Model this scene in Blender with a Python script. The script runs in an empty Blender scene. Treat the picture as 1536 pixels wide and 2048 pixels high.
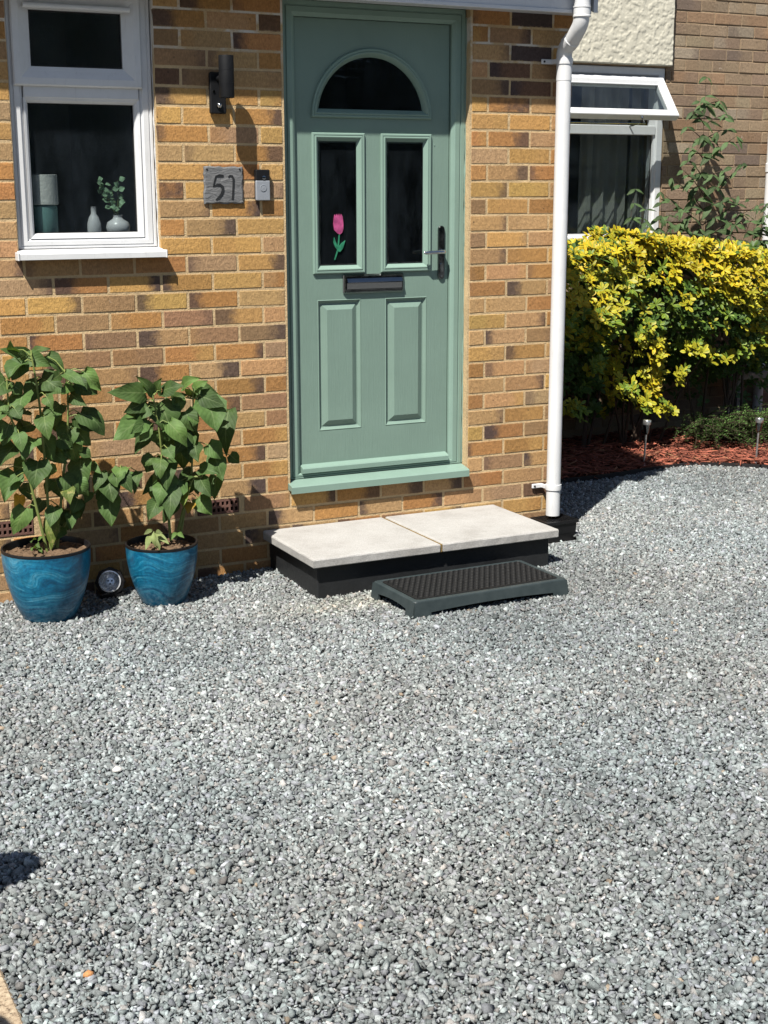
import bpy, math, random
import numpy as np
from mathutils import Vector, Matrix, Quaternion
from mathutils.geometry import tessellate_polygon

random.seed(11)
RNG = np.random.RandomState(7)
scene = bpy.context.scene
COL = scene.collection

# ------------------------------------------------------------------ camera
cam_data = bpy.data.cameras.new('camera')
cam_data.sensor_fit = 'HORIZONTAL'
cam_data.sensor_width = 36.0
cam_data.lens = 36.0 * 2830.0 / 1536.0
cam_data.clip_start = 0.05
cam_data.clip_end = 300.0
cam = bpy.data.objects.new('camera', cam_data)
COL.objects.link(cam)
cam.location = (-2.3705, -5.7312, 1.6708)
_yaw, _pitch, _roll = 0.4596, 0.2260, -0.0016
_f = Vector((math.sin(_yaw) * math.cos(_pitch), math.cos(_yaw) * math.cos(_pitch), -math.sin(_pitch)))
_r = Vector((math.cos(_yaw), -math.sin(_yaw), 0.0))
_u = _r.cross(_f)
_r2 = _r * math.cos(_roll) + _u * math.sin(_roll)
_u2 = -_r * math.sin(_roll) + _u * math.cos(_roll)
cam.rotation_euler = Matrix((_r2, _u2, -_f)).transposed().to_euler()
scene.camera = cam

# ------------------------------------------------------------------ sky, sun, exposure
SUN_DIR = Vector((1.13, 1.0, -2.27)).normalized()       # the way the light travels
world = bpy.data.worlds.new('World')
scene.world = world
world.use_nodes = True
wn = world.node_tree.nodes
wn.clear()
w_out = wn.new('ShaderNodeOutputWorld')
w_bg = wn.new('ShaderNodeBackground')
w_sky = wn.new('ShaderNodeTexSky')
w_sky.sky_type = 'NISHITA'
w_sky.sun_disc = False
w_sky.sun_elevation = math.asin(-SUN_DIR.z)
w_sky.sun_rotation = math.atan2(-SUN_DIR.x, -SUN_DIR.y)
w_sky.air_density = 1.0
w_sky.dust_density = 0.6
w_bg.inputs['Strength'].default_value = 0.05
world.node_tree.links.new(w_sky.outputs[0], w_bg.inputs['Color'])
world.node_tree.links.new(w_bg.outputs[0], w_out.inputs['Surface'])

sun_data = bpy.data.lights.new('sun', 'SUN')
sun_data.energy = 5.0
sun_data.angle = math.radians(0.53)
sun_data.color = (1.0, 0.955, 0.88)
sun = bpy.data.objects.new('sun', sun_data)
COL.objects.link(sun)
sun.rotation_euler = SUN_DIR.to_track_quat('-Z', 'Y').to_euler()
sun.location = (-6, -6, 12)

scene.view_settings.view_transform = 'Standard'
scene.view_settings.look = 'None'
scene.view_settings.exposure = 1.16
scene.view_settings.gamma = 1.0
scene.view_settings.use_curve_mapping = False
scene.render.engine = 'CYCLES'
scene.cycles.max_bounces = 8
scene.cycles.transparent_max_bounces = 16
scene.cycles.use_denoising = True

# ------------------------------------------------------------------ material helpers
ALBEDO = 0.81      # every dielectric base colour is scaled by this; the exposure is set to suit

class NT:
    def __init__(self, name):
        self.m = bpy.data.materials.new(name)
        self.m.use_nodes = True
        self.t = self.m.node_tree
        self.n = self.t.nodes
        self.n.clear()
        self.out = self.n.new('ShaderNodeOutputMaterial')
    def link(self, a, b):
        self.t.links.new(a, b)
    def new(self, typ, **kw):
        nd = self.n.new(typ)
        for k, v in kw.items():
            setattr(nd, k, v)
        return nd
    def setin(self, nd, key, v):
        s = nd.inputs[key]
        if hasattr(v, 'is_output'):
            self.link(v, s)
        else:
            if isinstance(v, (tuple, list)) and len(v) == 3 and s.type == 'RGBA':
                v = (*v, 1.0)
            s.default_value = v
    def coord(self, which='Object'):
        return self.new('ShaderNodeTexCoord').outputs[which]
    def pos(self):
        return self.new('ShaderNodeNewGeometry').outputs['Position']
    def mapping(self, vec, scale=(1, 1, 1), rot=(0, 0, 0), loc=(0, 0, 0)):
        nd = self.new('ShaderNodeMapping')
        self.link(vec, nd.inputs['Vector'])
        nd.inputs['Scale'].default_value = scale
        nd.inputs['Rotation'].default_value = rot
        nd.inputs['Location'].default_value = loc
        return nd.outputs[0]
    def noise(self, vec, scale, detail=4, rough=0.55, dist=0.0):
        nd = self.new('ShaderNodeTexNoise')
        self.link(vec, nd.inputs['Vector'])
        nd.inputs['Scale'].default_value = scale
        nd.inputs['Detail'].default_value = detail
        nd.inputs['Roughness'].default_value = rough
        nd.inputs['Distortion'].default_value = dist
        return nd.outputs['Fac']
    def voronoi(self, vec, scale, feature='F1', out='Distance'):
        nd = self.new('ShaderNodeTexVoronoi', feature=feature)
        self.link(vec, nd.inputs['Vector'])
        nd.inputs['Scale'].default_value = scale
        return nd.outputs[out]
    def math(self, op, a, b=0.0, clamp=False):
        nd = self.new('ShaderNodeMath', operation=op, use_clamp=clamp)
        self.setin(nd, 0, a)
        self.setin(nd, 1, b)
        return nd.outputs[0]
    def maprange(self, v, a, b, c=0.0, d=1.0, smooth=False):
        nd = self.new('ShaderNodeMapRange')
        if smooth:
            nd.interpolation_type = 'SMOOTHSTEP'
        self.setin(nd, 0, v)
        for i, x in enumerate((a, b, c, d)):
            self.setin(nd, i + 1, x)
        return nd.outputs[0]
    def mix(self, fac, a, b, blend='MIX'):
        nd = self.new('ShaderNodeMix', data_type='RGBA', blend_type=blend)
        self.setin(nd, 'Factor', fac)
        self.setin(nd, 6, a)
        self.setin(nd, 7, b)
        return nd.outputs[2]
    def ramp(self, fac, stops):
        nd = self.new('ShaderNodeValToRGB')
        self.link(fac, nd.inputs[0])
        el = nd.color_ramp.elements
        while len(el) < len(stops):
            el.new(0.5)
        for e, (p, c) in zip(el, stops):
            e.position = p
            e.color = (*c, 1.0)
        return nd.outputs[0]
    def bump(self, h, strength=0.4, dist=0.003, normal=None):
        nd = self.new('ShaderNodeBump')
        nd.inputs['Strength'].default_value = strength
        nd.inputs['Distance'].default_value = dist
        self.link(h, nd.inputs['Height'])
        if normal is not None:
            self.link(normal, nd.inputs['Normal'])
        return nd.outputs[0]
    def attr(self, name, typ='GEOMETRY', out='Color'):
        nd = self.new('ShaderNodeAttribute', attribute_name=name, attribute_type=typ)
        return nd.outputs[out]
    def principled(self, color, rough=0.6, metal=0.0, spec=0.5, normal=None, coat=0.0):
        nd = self.new('ShaderNodeBsdfPrincipled')
        if not isinstance(metal, (int, float)) or metal < 0.3:
            color = self.mix(1.0, color, (ALBEDO, ALBEDO, ALBEDO), 'MULTIPLY')
        self.setin(nd, 'Base Color', color)
        self.setin(nd, 'Roughness', rough)
        self.setin(nd, 'Metallic', metal)
        self.setin(nd, 'Specular IOR Level', spec)
        if coat:
            self.setin(nd, 'Coat Weight', coat)
            self.setin(nd, 'Coat Roughness', 0.08)
        if normal is not None:
            self.link(normal, nd.inputs['Normal'])
        return nd.outputs[0]
    def done(self, shader):
        self.link(shader, self.out.inputs['Surface'])
        return self.m

def plain(name, color, rough=0.6, metal=0.0, spec=0.5, var=0.12, nscale=14.0, bump=0.0, bscale=120.0, coat=0.0, bdist=0.002):
    n = NT(name)
    p = n.pos()
    f = n.noise(p, nscale, 5, 0.6)
    fine = n.noise(p, nscale * 9, 3, 0.6)
    f2 = n.math('ADD', n.math('MULTIPLY', f, 0.65), n.math('MULTIPLY', fine, 0.35))
    k = n.maprange(f2, 0.3, 0.7, 1.0 - var, 1.0 + var)
    mul = n.new('ShaderNodeVectorMath', operation='SCALE')
    mul.inputs[0].default_value = color
    n.link(k, mul.inputs['Scale'])
    nr = None
    if bump:
        nr = n.bump(n.noise(p, bscale, 4, 0.6), bump, bdist)
    rr = n.maprange(f, 0.3, 0.7, max(rough - 0.06, 0.02), min(rough + 0.08, 1.0))
    return n.done(n.principled(mul.outputs[0], rr, metal, spec, nr, coat))

# ------------------------------------------------------------------ mesh helpers
class MB:
    def __init__(self):
        self.v, self.f, self.mi = [], [], []
        self.cur = 0
    def add(self, vs, fs):
        o = len(self.v)
        self.v += [tuple(p) for p in vs]
        self.f += [tuple(i + o for i in q) for q in fs]
        self.mi += [self.cur] * len(fs)
        return self
    def box(self, x0, x1, y0, y1, z0, z1, b=0.0, mat=None):
        if b <= 0:
            vs = [(x, y, z) for x in (x0, x1) for y in (y0, y1) for z in (z0, z1)]
            fs = [(0, 1, 3, 2), (4, 6, 7, 5), (0, 4, 5, 1), (2, 3, 7, 6), (0, 2, 6, 4), (1, 5, 7, 3)]
        else:
            vs, idx = [], {}
            X, Y, Z = (x0, x1), (y0, y1), (z0, z1)
            for i in (0, 1):
                for j in (0, 1):
                    for k in (0, 1):
                        sx, sy, sz = (b if i == 0 else -b), (b if j == 0 else -b), (b if k == 0 else -b)
                        idx[(i, j, k, 0)] = len(vs); vs.append((X[i], Y[j] + sy, Z[k] + sz))
                        idx[(i, j, k, 1)] = len(vs); vs.append((X[i] + sx, Y[j], Z[k] + sz))
                        idx[(i, j, k, 2)] = len(vs); vs.append((X[i] + sx, Y[j] + sy, Z[k]))
            I = lambda i, j, k, a: idx[(i, j, k, a)]
            fs = []
            for i in (0, 1):
                fs.append([I(i, 0, 0, 0), I(i, 0, 1, 0), I(i, 1, 1, 0), I(i, 1, 0, 0)])
                fs.append([I(0, i, 0, 1), I(1, i, 0, 1), I(1, i, 1, 1), I(0, i, 1, 1)])
                fs.append([I(0, 0, i, 2), I(0, 1, i, 2), I(1, 1, i, 2), I(1, 0, i, 2)])
                for j in (0, 1):
                    fs.append([I(i, j, 0, 0), I(i, j, 1, 0), I(i, j, 1, 1), I(i, j, 0, 1)])
                    fs.append([I(i, 0, j, 0), I(i, 1, j, 0), I(i, 1, j, 2), I(i, 0, j, 2)])
                    fs.append([I(0, i, j, 1), I(1, i, j, 1), I(1, i, j, 2), I(0, i, j, 2)])
                    for k in (0, 1):
                        fs.append([I(i, j, k, 0), I(i, j, k, 1), I(i, j, k, 2)])
            c = Vector(((x0 + x1) / 2, (y0 + y1) / 2, (z0 + z1) / 2))
            out = []
            for q in fs:
                p = [Vector(vs[a]) for a in q]
                nrm = (p[1] - p[0]).cross(p[2] - p[0])
                cen = sum(p, Vector()) / len(p)
                out.append(q if nrm.dot(cen - c) > 0 else q[::-1])
            fs = out
        if mat is not None:
            vs = [mat @ Vector(p) for p in vs]
        return self.add(vs, fs)
    def loft(self, loops, close=True, cap0=False, cap1=False):
        n = len(loops[0])
        vs = [p for l in loops for p in l]
        fs = []
        for i in range(len(loops) - 1):
            for j in range(n if close else n - 1):
                a, b = i * n + j, i * n + (j + 1) % n
                fs.append((a, b, b + n, a + n))
        if cap0:
            fs.append(tuple(range(n))[::-1])
        if cap1:
            fs.append(tuple((len(loops) - 1) * n + j for j in range(n)))
        return self.add(vs, fs)
    def tube(self, pts, rad, n=10, caps=True):
        pts = [Vector(p) for p in pts]
        rads = rad if isinstance(rad, (list, tuple)) else [rad] * len(pts)
        loops = []
        ref = None
        for i, p in enumerate(pts):
            d = (pts[min(i + 1, len(pts) - 1)] - pts[max(i - 1, 0)]).normalized()
            if ref is None:
                ref = Vector((1, 0, 0)) if abs(d.x) < 0.8 else Vector((0, 1, 0))
            a = (ref - d * ref.dot(d)).normalized()
            b = d.cross(a)
            ref = a
            loops.append([p + (a * math.cos(2 * math.pi * k / n) + b * math.sin(2 * math.pi * k / n)) * rads[i] for k in range(n)])
        return self.loft(loops, True, caps, caps)
    def lathe(self, prof, c=(0, 0, 0), n=40, cap0=True, cap1=False):
        loops = [[(c[0] + r * math.cos(2 * math.pi * k / n), c[1] + r * math.sin(2 * math.pi * k / n), c[2] + z) for k in range(n)] for r, z in prof]
        return self.loft(loops, True, cap0, cap1)
    def build(self, name, mat, parent=None, smooth=False, loc=None):
        me = bpy.data.meshes.new(name)
        me.from_pydata(self.v, [], self.f)
        mats = mat if isinstance(mat, (list, tuple)) else [mat]
        for m in mats:
            me.materials.append(m)
        if len(mats) > 1:
            me.polygons.foreach_set('material_index', self.mi)
        me.update()
        o = bpy.data.objects.new(name, me)
        COL.objects.link(o)
        if loc is not None:
            o.location = loc
        if parent is not None:
            o.parent = parent
        if smooth:
            smooth_by_angle(me, 40 if smooth is True else smooth)
        return o

def smooth_by_angle(me, deg):
    me.polygons.foreach_set('use_smooth', [True] * len(me.polygons))
    try:
        me.set_sharp_from_angle(angle=math.radians(deg))
    except Exception:
        pass

def recalc(o):
    import bmesh
    bm = bmesh.new()
    bm.from_mesh(o.data)
    bmesh.ops.recalc_face_normals(bm, faces=bm.faces)
    bm.to_mesh(o.data)
    bm.free()
    return o

def np_mesh(name, verts, faces, mat, parent=None, color=None, smooth=False):
    """verts (N,3), faces (M,3) triangles, color (N,3) point attribute 'tone'"""
    me = bpy.data.meshes.new(name)
    verts = np.ascontiguousarray(verts, dtype=np.float32)
    faces = np.ascontiguousarray(faces, dtype=np.int32)
    k = faces.shape[1]
    me.vertices.add(len(verts))
    me.vertices.foreach_set('co', verts.ravel())
    me.loops.add(faces.size)
    me.loops.foreach_set('vertex_index', faces.ravel())
    me.polygons.add(len(faces))
    me.polygons.foreach_set('loop_start', np.arange(0, faces.size, k, dtype=np.int32))
    if smooth:
        me.polygons.foreach_set('use_smooth', np.ones(len(faces), dtype=bool))
    me.update(calc_edges=True)
    if color is not None:
        at = me.attributes.new('tone', 'FLOAT_COLOR', 'POINT')
        c4 = np.ones((len(verts), 4), dtype=np.float32)
        c4[:, :3] = color
        at.data.foreach_set('color', c4.ravel())
    me.materials.append(mat)
    o = bpy.data.objects.new(name, me)
    COL.objects.link(o)
    if parent is not None:
        o.parent = parent
    return o

def tag(o, label=None, cat=None, group=None, kind=None):
    if label: o['label'] = label
    if cat: o['category'] = cat
    if group: o['group'] = group
    if kind: o['kind'] = kind
    return o

def thing(name, label, cat, loc=(0, 0, 0), rotz=0.0, group=None):
    o = bpy.data.objects.new(name, None)
    o.empty_display_size = 0.1
    COL.objects.link(o)
    o.location = loc
    o.rotation_euler = (0, 0, rotz)
    return tag(o, label, cat, group)

def part_empty(name, parent):
    o = bpy.data.objects.new(name, None)
    o.empty_display_size = 0.05
    COL.objects.link(o)
    o.parent = parent
    return o

def face_with_holes(outer, holes, y):
    """flat polygon in the XZ plane at depth y with holes; returns verts, tris"""
    polys = [[Vector((x, z, 0)) for x, z in outer]] + [[Vector((x, z, 0)) for x, z in h] for h in holes]
    tris = tessellate_polygon(polys)
    flat = [p for pl in polys for p in pl]
    vs = [(p.x, y, p.y) for p in flat]
    fs = []
    for t in tris:
        a, b, c = (Vector(vs[i]) for i in t)
        fs.append(t if (b - a).cross(c - a).y < 0 else t[::-1])
    return vs, fs

def rect(l, r, b, t):
    return [(l, b), (r, b), (r, t), (l, t)]

def rect_loft(mb, l, r, b, t, prof, sb=1.0):
    """ring of a rectangular frame: prof = [(inset, y)], bottom insets scaled by sb"""
    loops = []
    for d, y in prof:
        loops.append([(l + d, y, b + d * sb), (r - d, y, b + d * sb), (r - d, y, t - d), (l + d, y, t - d)])
    mb.loft(loops)

def sm(t):
    t = max(0.0, min(1.0, t))
    return t * t * (3 - 2 * t)

# ------------------------------------------------------------------ materials
def mat_brick(name, speckle):
    n = NT(name)
    o = n.coord('Object')
    w = n.pos()
    c1 = n.attr('tone_main', 'OBJECT')
    c2 = n.attr('tone_end', 'OBJECT')
    dk = n.attr('end_side', 'OBJECT')
    sep = n.new('ShaderNodeSeparateXYZ'); n.link(o, sep.inputs[0])
    sd = n.new('ShaderNodeSeparateXYZ'); n.link(dk, sd.inputs[0])
    x = n.math('MULTIPLY', n.math('DIVIDE', sep.outputs[0], 0.1075), sd.outputs[0])
    nb = n.noise(w, 26, 3, 0.6)
    x = n.math('ADD', x, n.math('MULTIPLY', n.math('SUBTRACT', nb, 0.5), 0.9))
    f = n.maprange(n.math('ADD', x, sd.outputs[1]), 0.75, 1.35, 0, 1, True)
    f = n.math('MULTIPLY', f, sd.outputs[2])
    col = n.mix(f, c1, c2)
    m1 = n.noise(w, 60, 5, 0.65)
    k = n.maprange(m1, 0.25, 0.75, 0.72, 1.26)
    col = n.mix(1.0, col, n.new_rgb(k), 'MULTIPLY')
    # drag marks of the wire-cut face
    gr = n.noise(n.mapping(w, (1.0, 1.0, 0.35), (0, 0.8, 0)), 210, 3, 0.7)
    col = n.mix(1.0, col, n.new_rgb(n.maprange(gr, 0.3, 0.72, 0.74, 1.18)), 'MULTIPLY')
    # small dark pits and pale lime marks
    pit = n.voronoi(w, 42 if speckle else 24)
    pf = n.maprange(pit, 0.07 if speckle else 0.05, 0.17 if speckle else 0.11, 1, 0)
    gate = n.maprange(n.noise(w, 9, 2), 0.42 if speckle else 0.5, 0.56 if speckle else 0.62, 0, 1)
    col = n.mix(n.math('MULTIPLY', n.math('MULTIPLY', pf, gate), 0.8), col, (0.035, 0.022, 0.016))
    lm = n.maprange(n.noise(w, 34, 6, 0.7), 0.66, 0.76, 0, 0.55)
    col = n.mix(lm, col, (0.56, 0.5, 0.42))
    # mortar dragged over the arrises
    az = n.math('ABSOLUTE', sep.outputs[2])
    sm_ = n.maprange(n.math('ADD', az, n.math('MULTIPLY', n.math('SUBTRACT', n.noise(w, 55, 4, 0.7), 0.5), 0.022)), 0.0285, 0.0345, 0, 0.6)
    col = n.mix(sm_, col, (0.42, 0.31, 0.18) if not speckle else (0.25, 0.18, 0.12))
    h = n.math('ADD', n.math('MULTIPLY', gr, 0.6), n.math('MULTIPLY', m1, 0.7))
    nr = n.bump(h, 0.85, 0.005)
    return n.done(n.principled(col, 0.9, 0, 0.18, nr))

def _new_rgb(self, k):
    nd = self.new('ShaderNodeCombineColor')
    for i in range(3):
        self.link(k, nd.inputs[i])
    return nd.outputs[0]
NT.new_rgb = _new_rgb

M = {}
M['brick'] = mat_brick('brick_buff_multi', False)
M['brick2'] = mat_brick('brick_brown_speckled', True)

def mat_mortar(name, col, lime):
    n = NT(name)
    w = n.pos()
    a = n.noise(w, 7, 6, 0.65)
    b = n.noise(w, 260, 3, 0.7)
    c = n.mix(n.maprange(a, 0.3, 0.7, 0, 1), tuple(v * 0.78 for v in col), tuple(v * 1.1 for v in col))
    c = n.mix(1.0, c, n.new_rgb(n.maprange(b, 0.2, 0.8, 0.75, 1.2)), 'MULTIPLY')
    if lime:
        sep = n.new('ShaderNodeSeparateXYZ'); n.link(w, sep.inputs[0])
        hi = n.maprange(sep.outputs[2], 2.16, 2.26, 0, 1)
        l = n.maprange(n.noise(w, 4.5, 5, 0.7), 0.47, 0.56, 0, 1)
        c = n.mix(n.math('MULTIPLY', n.math('MULTIPLY', hi, l), 0.85), c, (0.66, 0.64, 0.6))
    return n.done(n.principled(c, 0.95, 0, 0.1, n.bump(n.math('ADD', b, n.math('MULTIPLY', n.noise(w, 45, 4, 0.7), 1.5)), 1.0, 0.004)))
M['mortar'] = mat_mortar('mortar_sand', (0.57, 0.42, 0.24), True)
M['mortar2'] = mat_mortar('mortar_brown', (0.34, 0.25, 0.16), False)

def mat_upvc(name, col, rough=0.28):
    n = NT(name)
    w = n.pos()
    k = n.maprange(n.noise(w, 5, 6, 0.7), 0.3, 0.75, 0.9, 1.03)
    d = n.maprange(n.noise(n.mapping(w, (1, 1, 0.15)), 60, 4, 0.7), 0.58, 0.75, 1, 0.86)
    c = n.mix(1.0, col, n.new_rgb(n.math('MULTIPLY', k, d)), 'MULTIPLY')
    return n.done(n.principled(c, n.maprange(n.noise(w, 30, 4), 0.3, 0.7, rough, rough + 0.16), 0, 0.45, n.bump(n.noise(w, 18, 3), 0.04, 0.004)))
M['upvc'] = mat_upvc('white_upvc', (0.63, 0.638, 0.645))
M['pipe'] = mat_upvc('white_pipe_plastic', (0.63, 0.635, 0.64), 0.35)
M['fascia'] = mat_upvc('white_fascia', (0.62, 0.63, 0.65), 0.3)

def mat_door(name, col, grain):
    n = NT(name)
    w = n.pos()
    k = n.maprange(n.noise(w, 4, 5, 0.65), 0.3, 0.7, 0.94, 1.05)
    dust_haze = n.maprange(n.noise(w, 90, 5, 0.75), 0.62, 0.8, 0, 0.18)
    c = n.mix(1.0, col, n.new_rgb(k), 'MULTIPLY')
    c = n.mix(dust_haze, c, (0.36, 0.4, 0.36))
    nr = None
    if grain:
        g = n.noise(n.mapping(w, (26, 26, 1.7)), 5, 6, 0.7, 0.6)
        nr = n.bump(g, 0.45, 0.003)
    else:
        nr = n.bump(n.noise(w, 40, 3), 0.05, 0.002)
    return n.done(n.principled(c, n.maprange(k, 0.9, 1.1, 0.36, 0.5), 0, 0.4, nr))
M['door'] = mat_door('sage_door_skin', (0.163, 0.240, 0.199), True)
M['doorframe'] = mat_door('sage_frame', (0.186, 0.276, 0.230), False)
M['doorframe_dark'] = M['doorframe']

def mat_glass(name, wave=0.0, tint=(0.76, 0.79, 0.79)):
    n = NT(name)
    tr = n.new('ShaderNodeBsdfTransparent'); tr.inputs[0].default_value = (*tint, 1)
    gl = n.new('ShaderNodeBsdfGlossy'); gl.inputs['Roughness'].default_value = 0.015
    geo = n.new('ShaderNodeNewGeometry')
    w = n.pos()
    h = n.noise(w, 2.5, 2)
    if wave:
        h = n.noise(n.mapping(w, (1.5, 1, 14)), 3.0, 3)
    nr = n.bump(h, 0.1 + wave, 0.01)
    n.link(nr, gl.inputs['Normal'])
    dt = n.new('ShaderNodeVectorMath', operation='DOT_PRODUCT')
    n.link(geo.outputs['Normal'], dt.inputs[0]); n.link(geo.outputs['Incoming'], dt.inputs[1])
    c_ = n.math('SUBTRACT', 1.0, n.math('ABSOLUTE', dt.outputs['Value']), True)
    fr_ = n.math('ADD', 0.05, n.math('MULTIPLY', 0.95, n.math('POWER', c_, 5.0)))
    mx = n.new('ShaderNodeMixShader')
    n.link(fr_, mx.inputs[0]); n.link(tr.outputs[0], mx.inputs[1]); n.link(gl.outputs[0], mx.inputs[2])
    # dusty smears, tinted blue to paint faint sky haze on the panes
    df = n.new('ShaderNodeBsdfDiffuse'); df.inputs[0].default_value = (0.42, 0.52, 0.64, 1)
    dust_haze = n.maprange(n.noise(n.mapping(w, (1, 1, 0.4), (0.2, 0.5, 0.3)), 9, 6, 0.7), 0.35, 0.75, 0.002, 0.016)
    m2 = n.new('ShaderNodeMixShader'); n.link(dust_haze, m2.inputs[0]); n.link(mx.outputs[0], m2.inputs[1]); n.link(df.outputs[0], m2.inputs[2])
    return n.done(m2.outputs[0])
M['glass'] = mat_glass('window_glass')
M['glass_door'] = mat_glass('door_glass', 0.0, (0.35, 0.4, 0.38))
M['glass_arch'] = mat_glass('arch_glass_wavy', 0.06, (0.35, 0.4, 0.38))

M['black_metal'] = plain('black_powder_coat', (0.006, 0.0064, 0.0075), 0.55, 0, 0.2, 0.2, 20, 0.15, 300)
M['black_plastic'] = plain('black_plastic', (0.007, 0.007, 0.008), 0.4, 0, 0.3, 0.25, 30)
M['chrome'] = plain('dark_chrome', (0.42, 0.43, 0.44), 0.12, 1.0, 0.5, 0.08, 30)
M['chrome_dark'] = plain('smoked_chrome', (0.2, 0.205, 0.21), 0.12, 1.0, 0.5, 0.12, 30)
M['silver'] = plain('satin_silver', (0.27, 0.29, 0.32), 0.4, 0.2, 0.5, 0.06, 40)
M['steel'] = plain('brushed_steel', (0.5, 0.5, 0.49), 0.3, 0.9, 0.5, 0.12, 60)
M['rubber'] = plain('black_rubber_gasket', (0.012, 0.012, 0.012), 0.6)
M['dark_room'] = plain('room_plaster', (0.6, 0.61, 0.62), 0.9, 0, 0.2, 0.1)
M['room_floor'] = plain('room_carpet', (0.25, 0.23, 0.21), 0.95, 0, 0.1, 0.2, 30)
M['terracotta'] = plain('airbrick_terracotta', (0.135, 0.07, 0.055), 0.9, 0, 0.2, 0.25, 30, 0.4, 200)
M['void'] = plain('cavity_shade', (0.012, 0.01, 0.009), 0.95, 0, 0.1)  # near-black fill that paints the shade inside the air brick holes
M['black_paint'] = plain('black_bitumen_paint', (0.011, 0.012, 0.013), 0.55, 0, 0.4, 0.35, 9, 0.35, 60, bdist=0.004)
M['sealant'] = plain('white_sealant', (0.5, 0.5, 0.5), 0.6, 0, 0.3, 0.2, 50, 0.6, 70, bdist=0.006)
M['soil'] = plain('potting_soil', (0.13, 0.085, 0.052), 0.95, 0, 0.15, 0.5, 40, 0.9, 60, bdist=0.012)
M['stem'] = plain('green_stem', (0.16, 0.2, 0.055), 0.6, 0, 0.3, 0.25, 30)
M['twig'] = plain('brown_twig', (0.06, 0.042, 0.03), 0.85, 0, 0.2, 0.3, 40)
M['roof'] = plain('roof_tile', (0.12, 0.075, 0.055), 0.9, 0, 0.2, 0.2)
M['curtain'] = plain('cream_curtain', (0.36, 0.35, 0.31), 0.9, 0, 0.2, 0.08)
M['bench'] = plain('white_painted_wood', (0.22, 0.21, 0.195), 0.6, 0, 0.3, 0.2, 12)
M['edging'] = plain('black_edging', (0.015, 0.014, 0.014), 0.6, 0, 0.3, 0.2)
M['teal'] = plain('teal_ceramic', (0.19, 0.36, 0.34), 0.5, 0, 0.4, 0.1)
M['shade'] = plain('white_ribbed_shade', (0.66, 0.66, 0.63), 0.8, 0, 0.2, 0.15, 40, 0.5, 90, bdist=0.006)
M['white_ceramic'] = plain('white_ceramic', (0.62, 0.62, 0.64), 0.3, 0, 0.5, 0.06)
M['reflector'] = plain('lamp_reflector', (0.62, 0.63, 0.65), 0.25, 0.6, 0.5, 0.1, 60)
M['led'] = plain('led_lens', (0.7, 0.7, 0.75), 0.2, 0, 0.5, 0.05)

def mat_slate():
    n = NT('slate_riven')
    w = n.pos()
    a = n.noise(n.mapping(w, (1, 1, 3)), 16, 6, 0.7, 0.8)
    c = n.ramp(a, [(0.3, (0.085, 0.088, 0.092)), (0.55, (0.15, 0.152, 0.155)), (0.75, (0.22, 0.22, 0.22))])
    return n.done(n.principled(c, 0.75, 0, 0.3, n.bump(a, 0.9, 0.008)))
M['slate'] = mat_slate()

def mat_slab():
    n = NT('concrete_flag')
    w = n.pos()
    a = n.noise(w, 5, 6, 0.7)
    b = n.noise(w, 190, 4, 0.75)
    c = n.ramp(a, [(0.28, (0.28, 0.268, 0.25)), (0.5, (0.36, 0.35, 0.332)), (0.72, (0.40, 0.392, 0.375))])
    c = n.mix(1.0, c, n.new_rgb(n.maprange(b, 0.3, 0.7, 0.74, 1.2)), 'MULTIPLY')
    sp_ = n.voronoi(w, 85)
    c = n.mix(n.maprange(sp_, 0.06, 0.16, 0.45, 0), c, (0.16, 0.15, 0.14))
    st = n.maprange(n.noise(n.mapping(w, (2, 9, 2), (0, 0, 0.5)), 2.2, 5, 0.7), 0.6, 0.78, 0, 0.35)
    c = n.mix(st, c, (0.24, 0.22, 0.2))
    return n.done(n.principled(c, 0.92, 0, 0.2, n.bump(b, 0.5, 0.003)))
M['slab'] = mat_slab()
M['joint'] = plain('brown_joint_sand', (0.17, 0.115, 0.045), 0.95, 0, 0.1, 0.5, 30, 0.8, 120)

def mat_pot():
    n = NT('blue_swirl_glaze')
    o = n.coord('Object')
    warp = n.new('ShaderNodeTexNoise'); warp.inputs['Scale'].default_value = 3.4; warp.inputs['Detail'].default_value = 2
    n.link(o, warp.inputs['Vector'])
    ad = n.new('ShaderNodeVectorMath', operation='MULTIPLY_ADD')
    n.link(warp.outputs['Color'], ad.inputs[0]); ad.inputs[1].default_value = (0.10, 0.10, 0.36); n.link(o, ad.inputs[2])
    st = n.noise(n.mapping(ad.outputs[0], (1.4, 1.4, 26)), 2.6, 7, 0.7)
    fine = n.noise(o, 60, 5, 0.7)
    c = n.ramp(st, [(0.28, (0.003, 0.04, 0.092)), (0.45, (0.005, 0.10, 0.192)), (0.56, (0.010, 0.152, 0.256)), (0.64, (0.07, 0.24, 0.34)), (0.72, (0.010, 0.136, 0.24))])
    c = n.mix(1.0, c, n.new_rgb(n.maprange(fine, 0.3, 0.7, 0.62, 1.3)), 'MULTIPLY')
    sep = n.new('ShaderNodeSeparateXYZ'); n.link(o, sep.inputs[0])
    dirt = n.math('MULTIPLY', n.maprange(sep.outputs[2], 0.11, 0.02, 0, 1), n.maprange(fine, 0.45, 0.62, 0, 1))
    c = n.mix(n.math('MULTIPLY', dirt, 0.5), c, (0.16, 0.22, 0.25))
    return n.done(n.principled(c, 0.3, 0, 0.45, n.bump(fine, 0.06, 0.002)))
M['pot'] = mat_pot()

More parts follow.
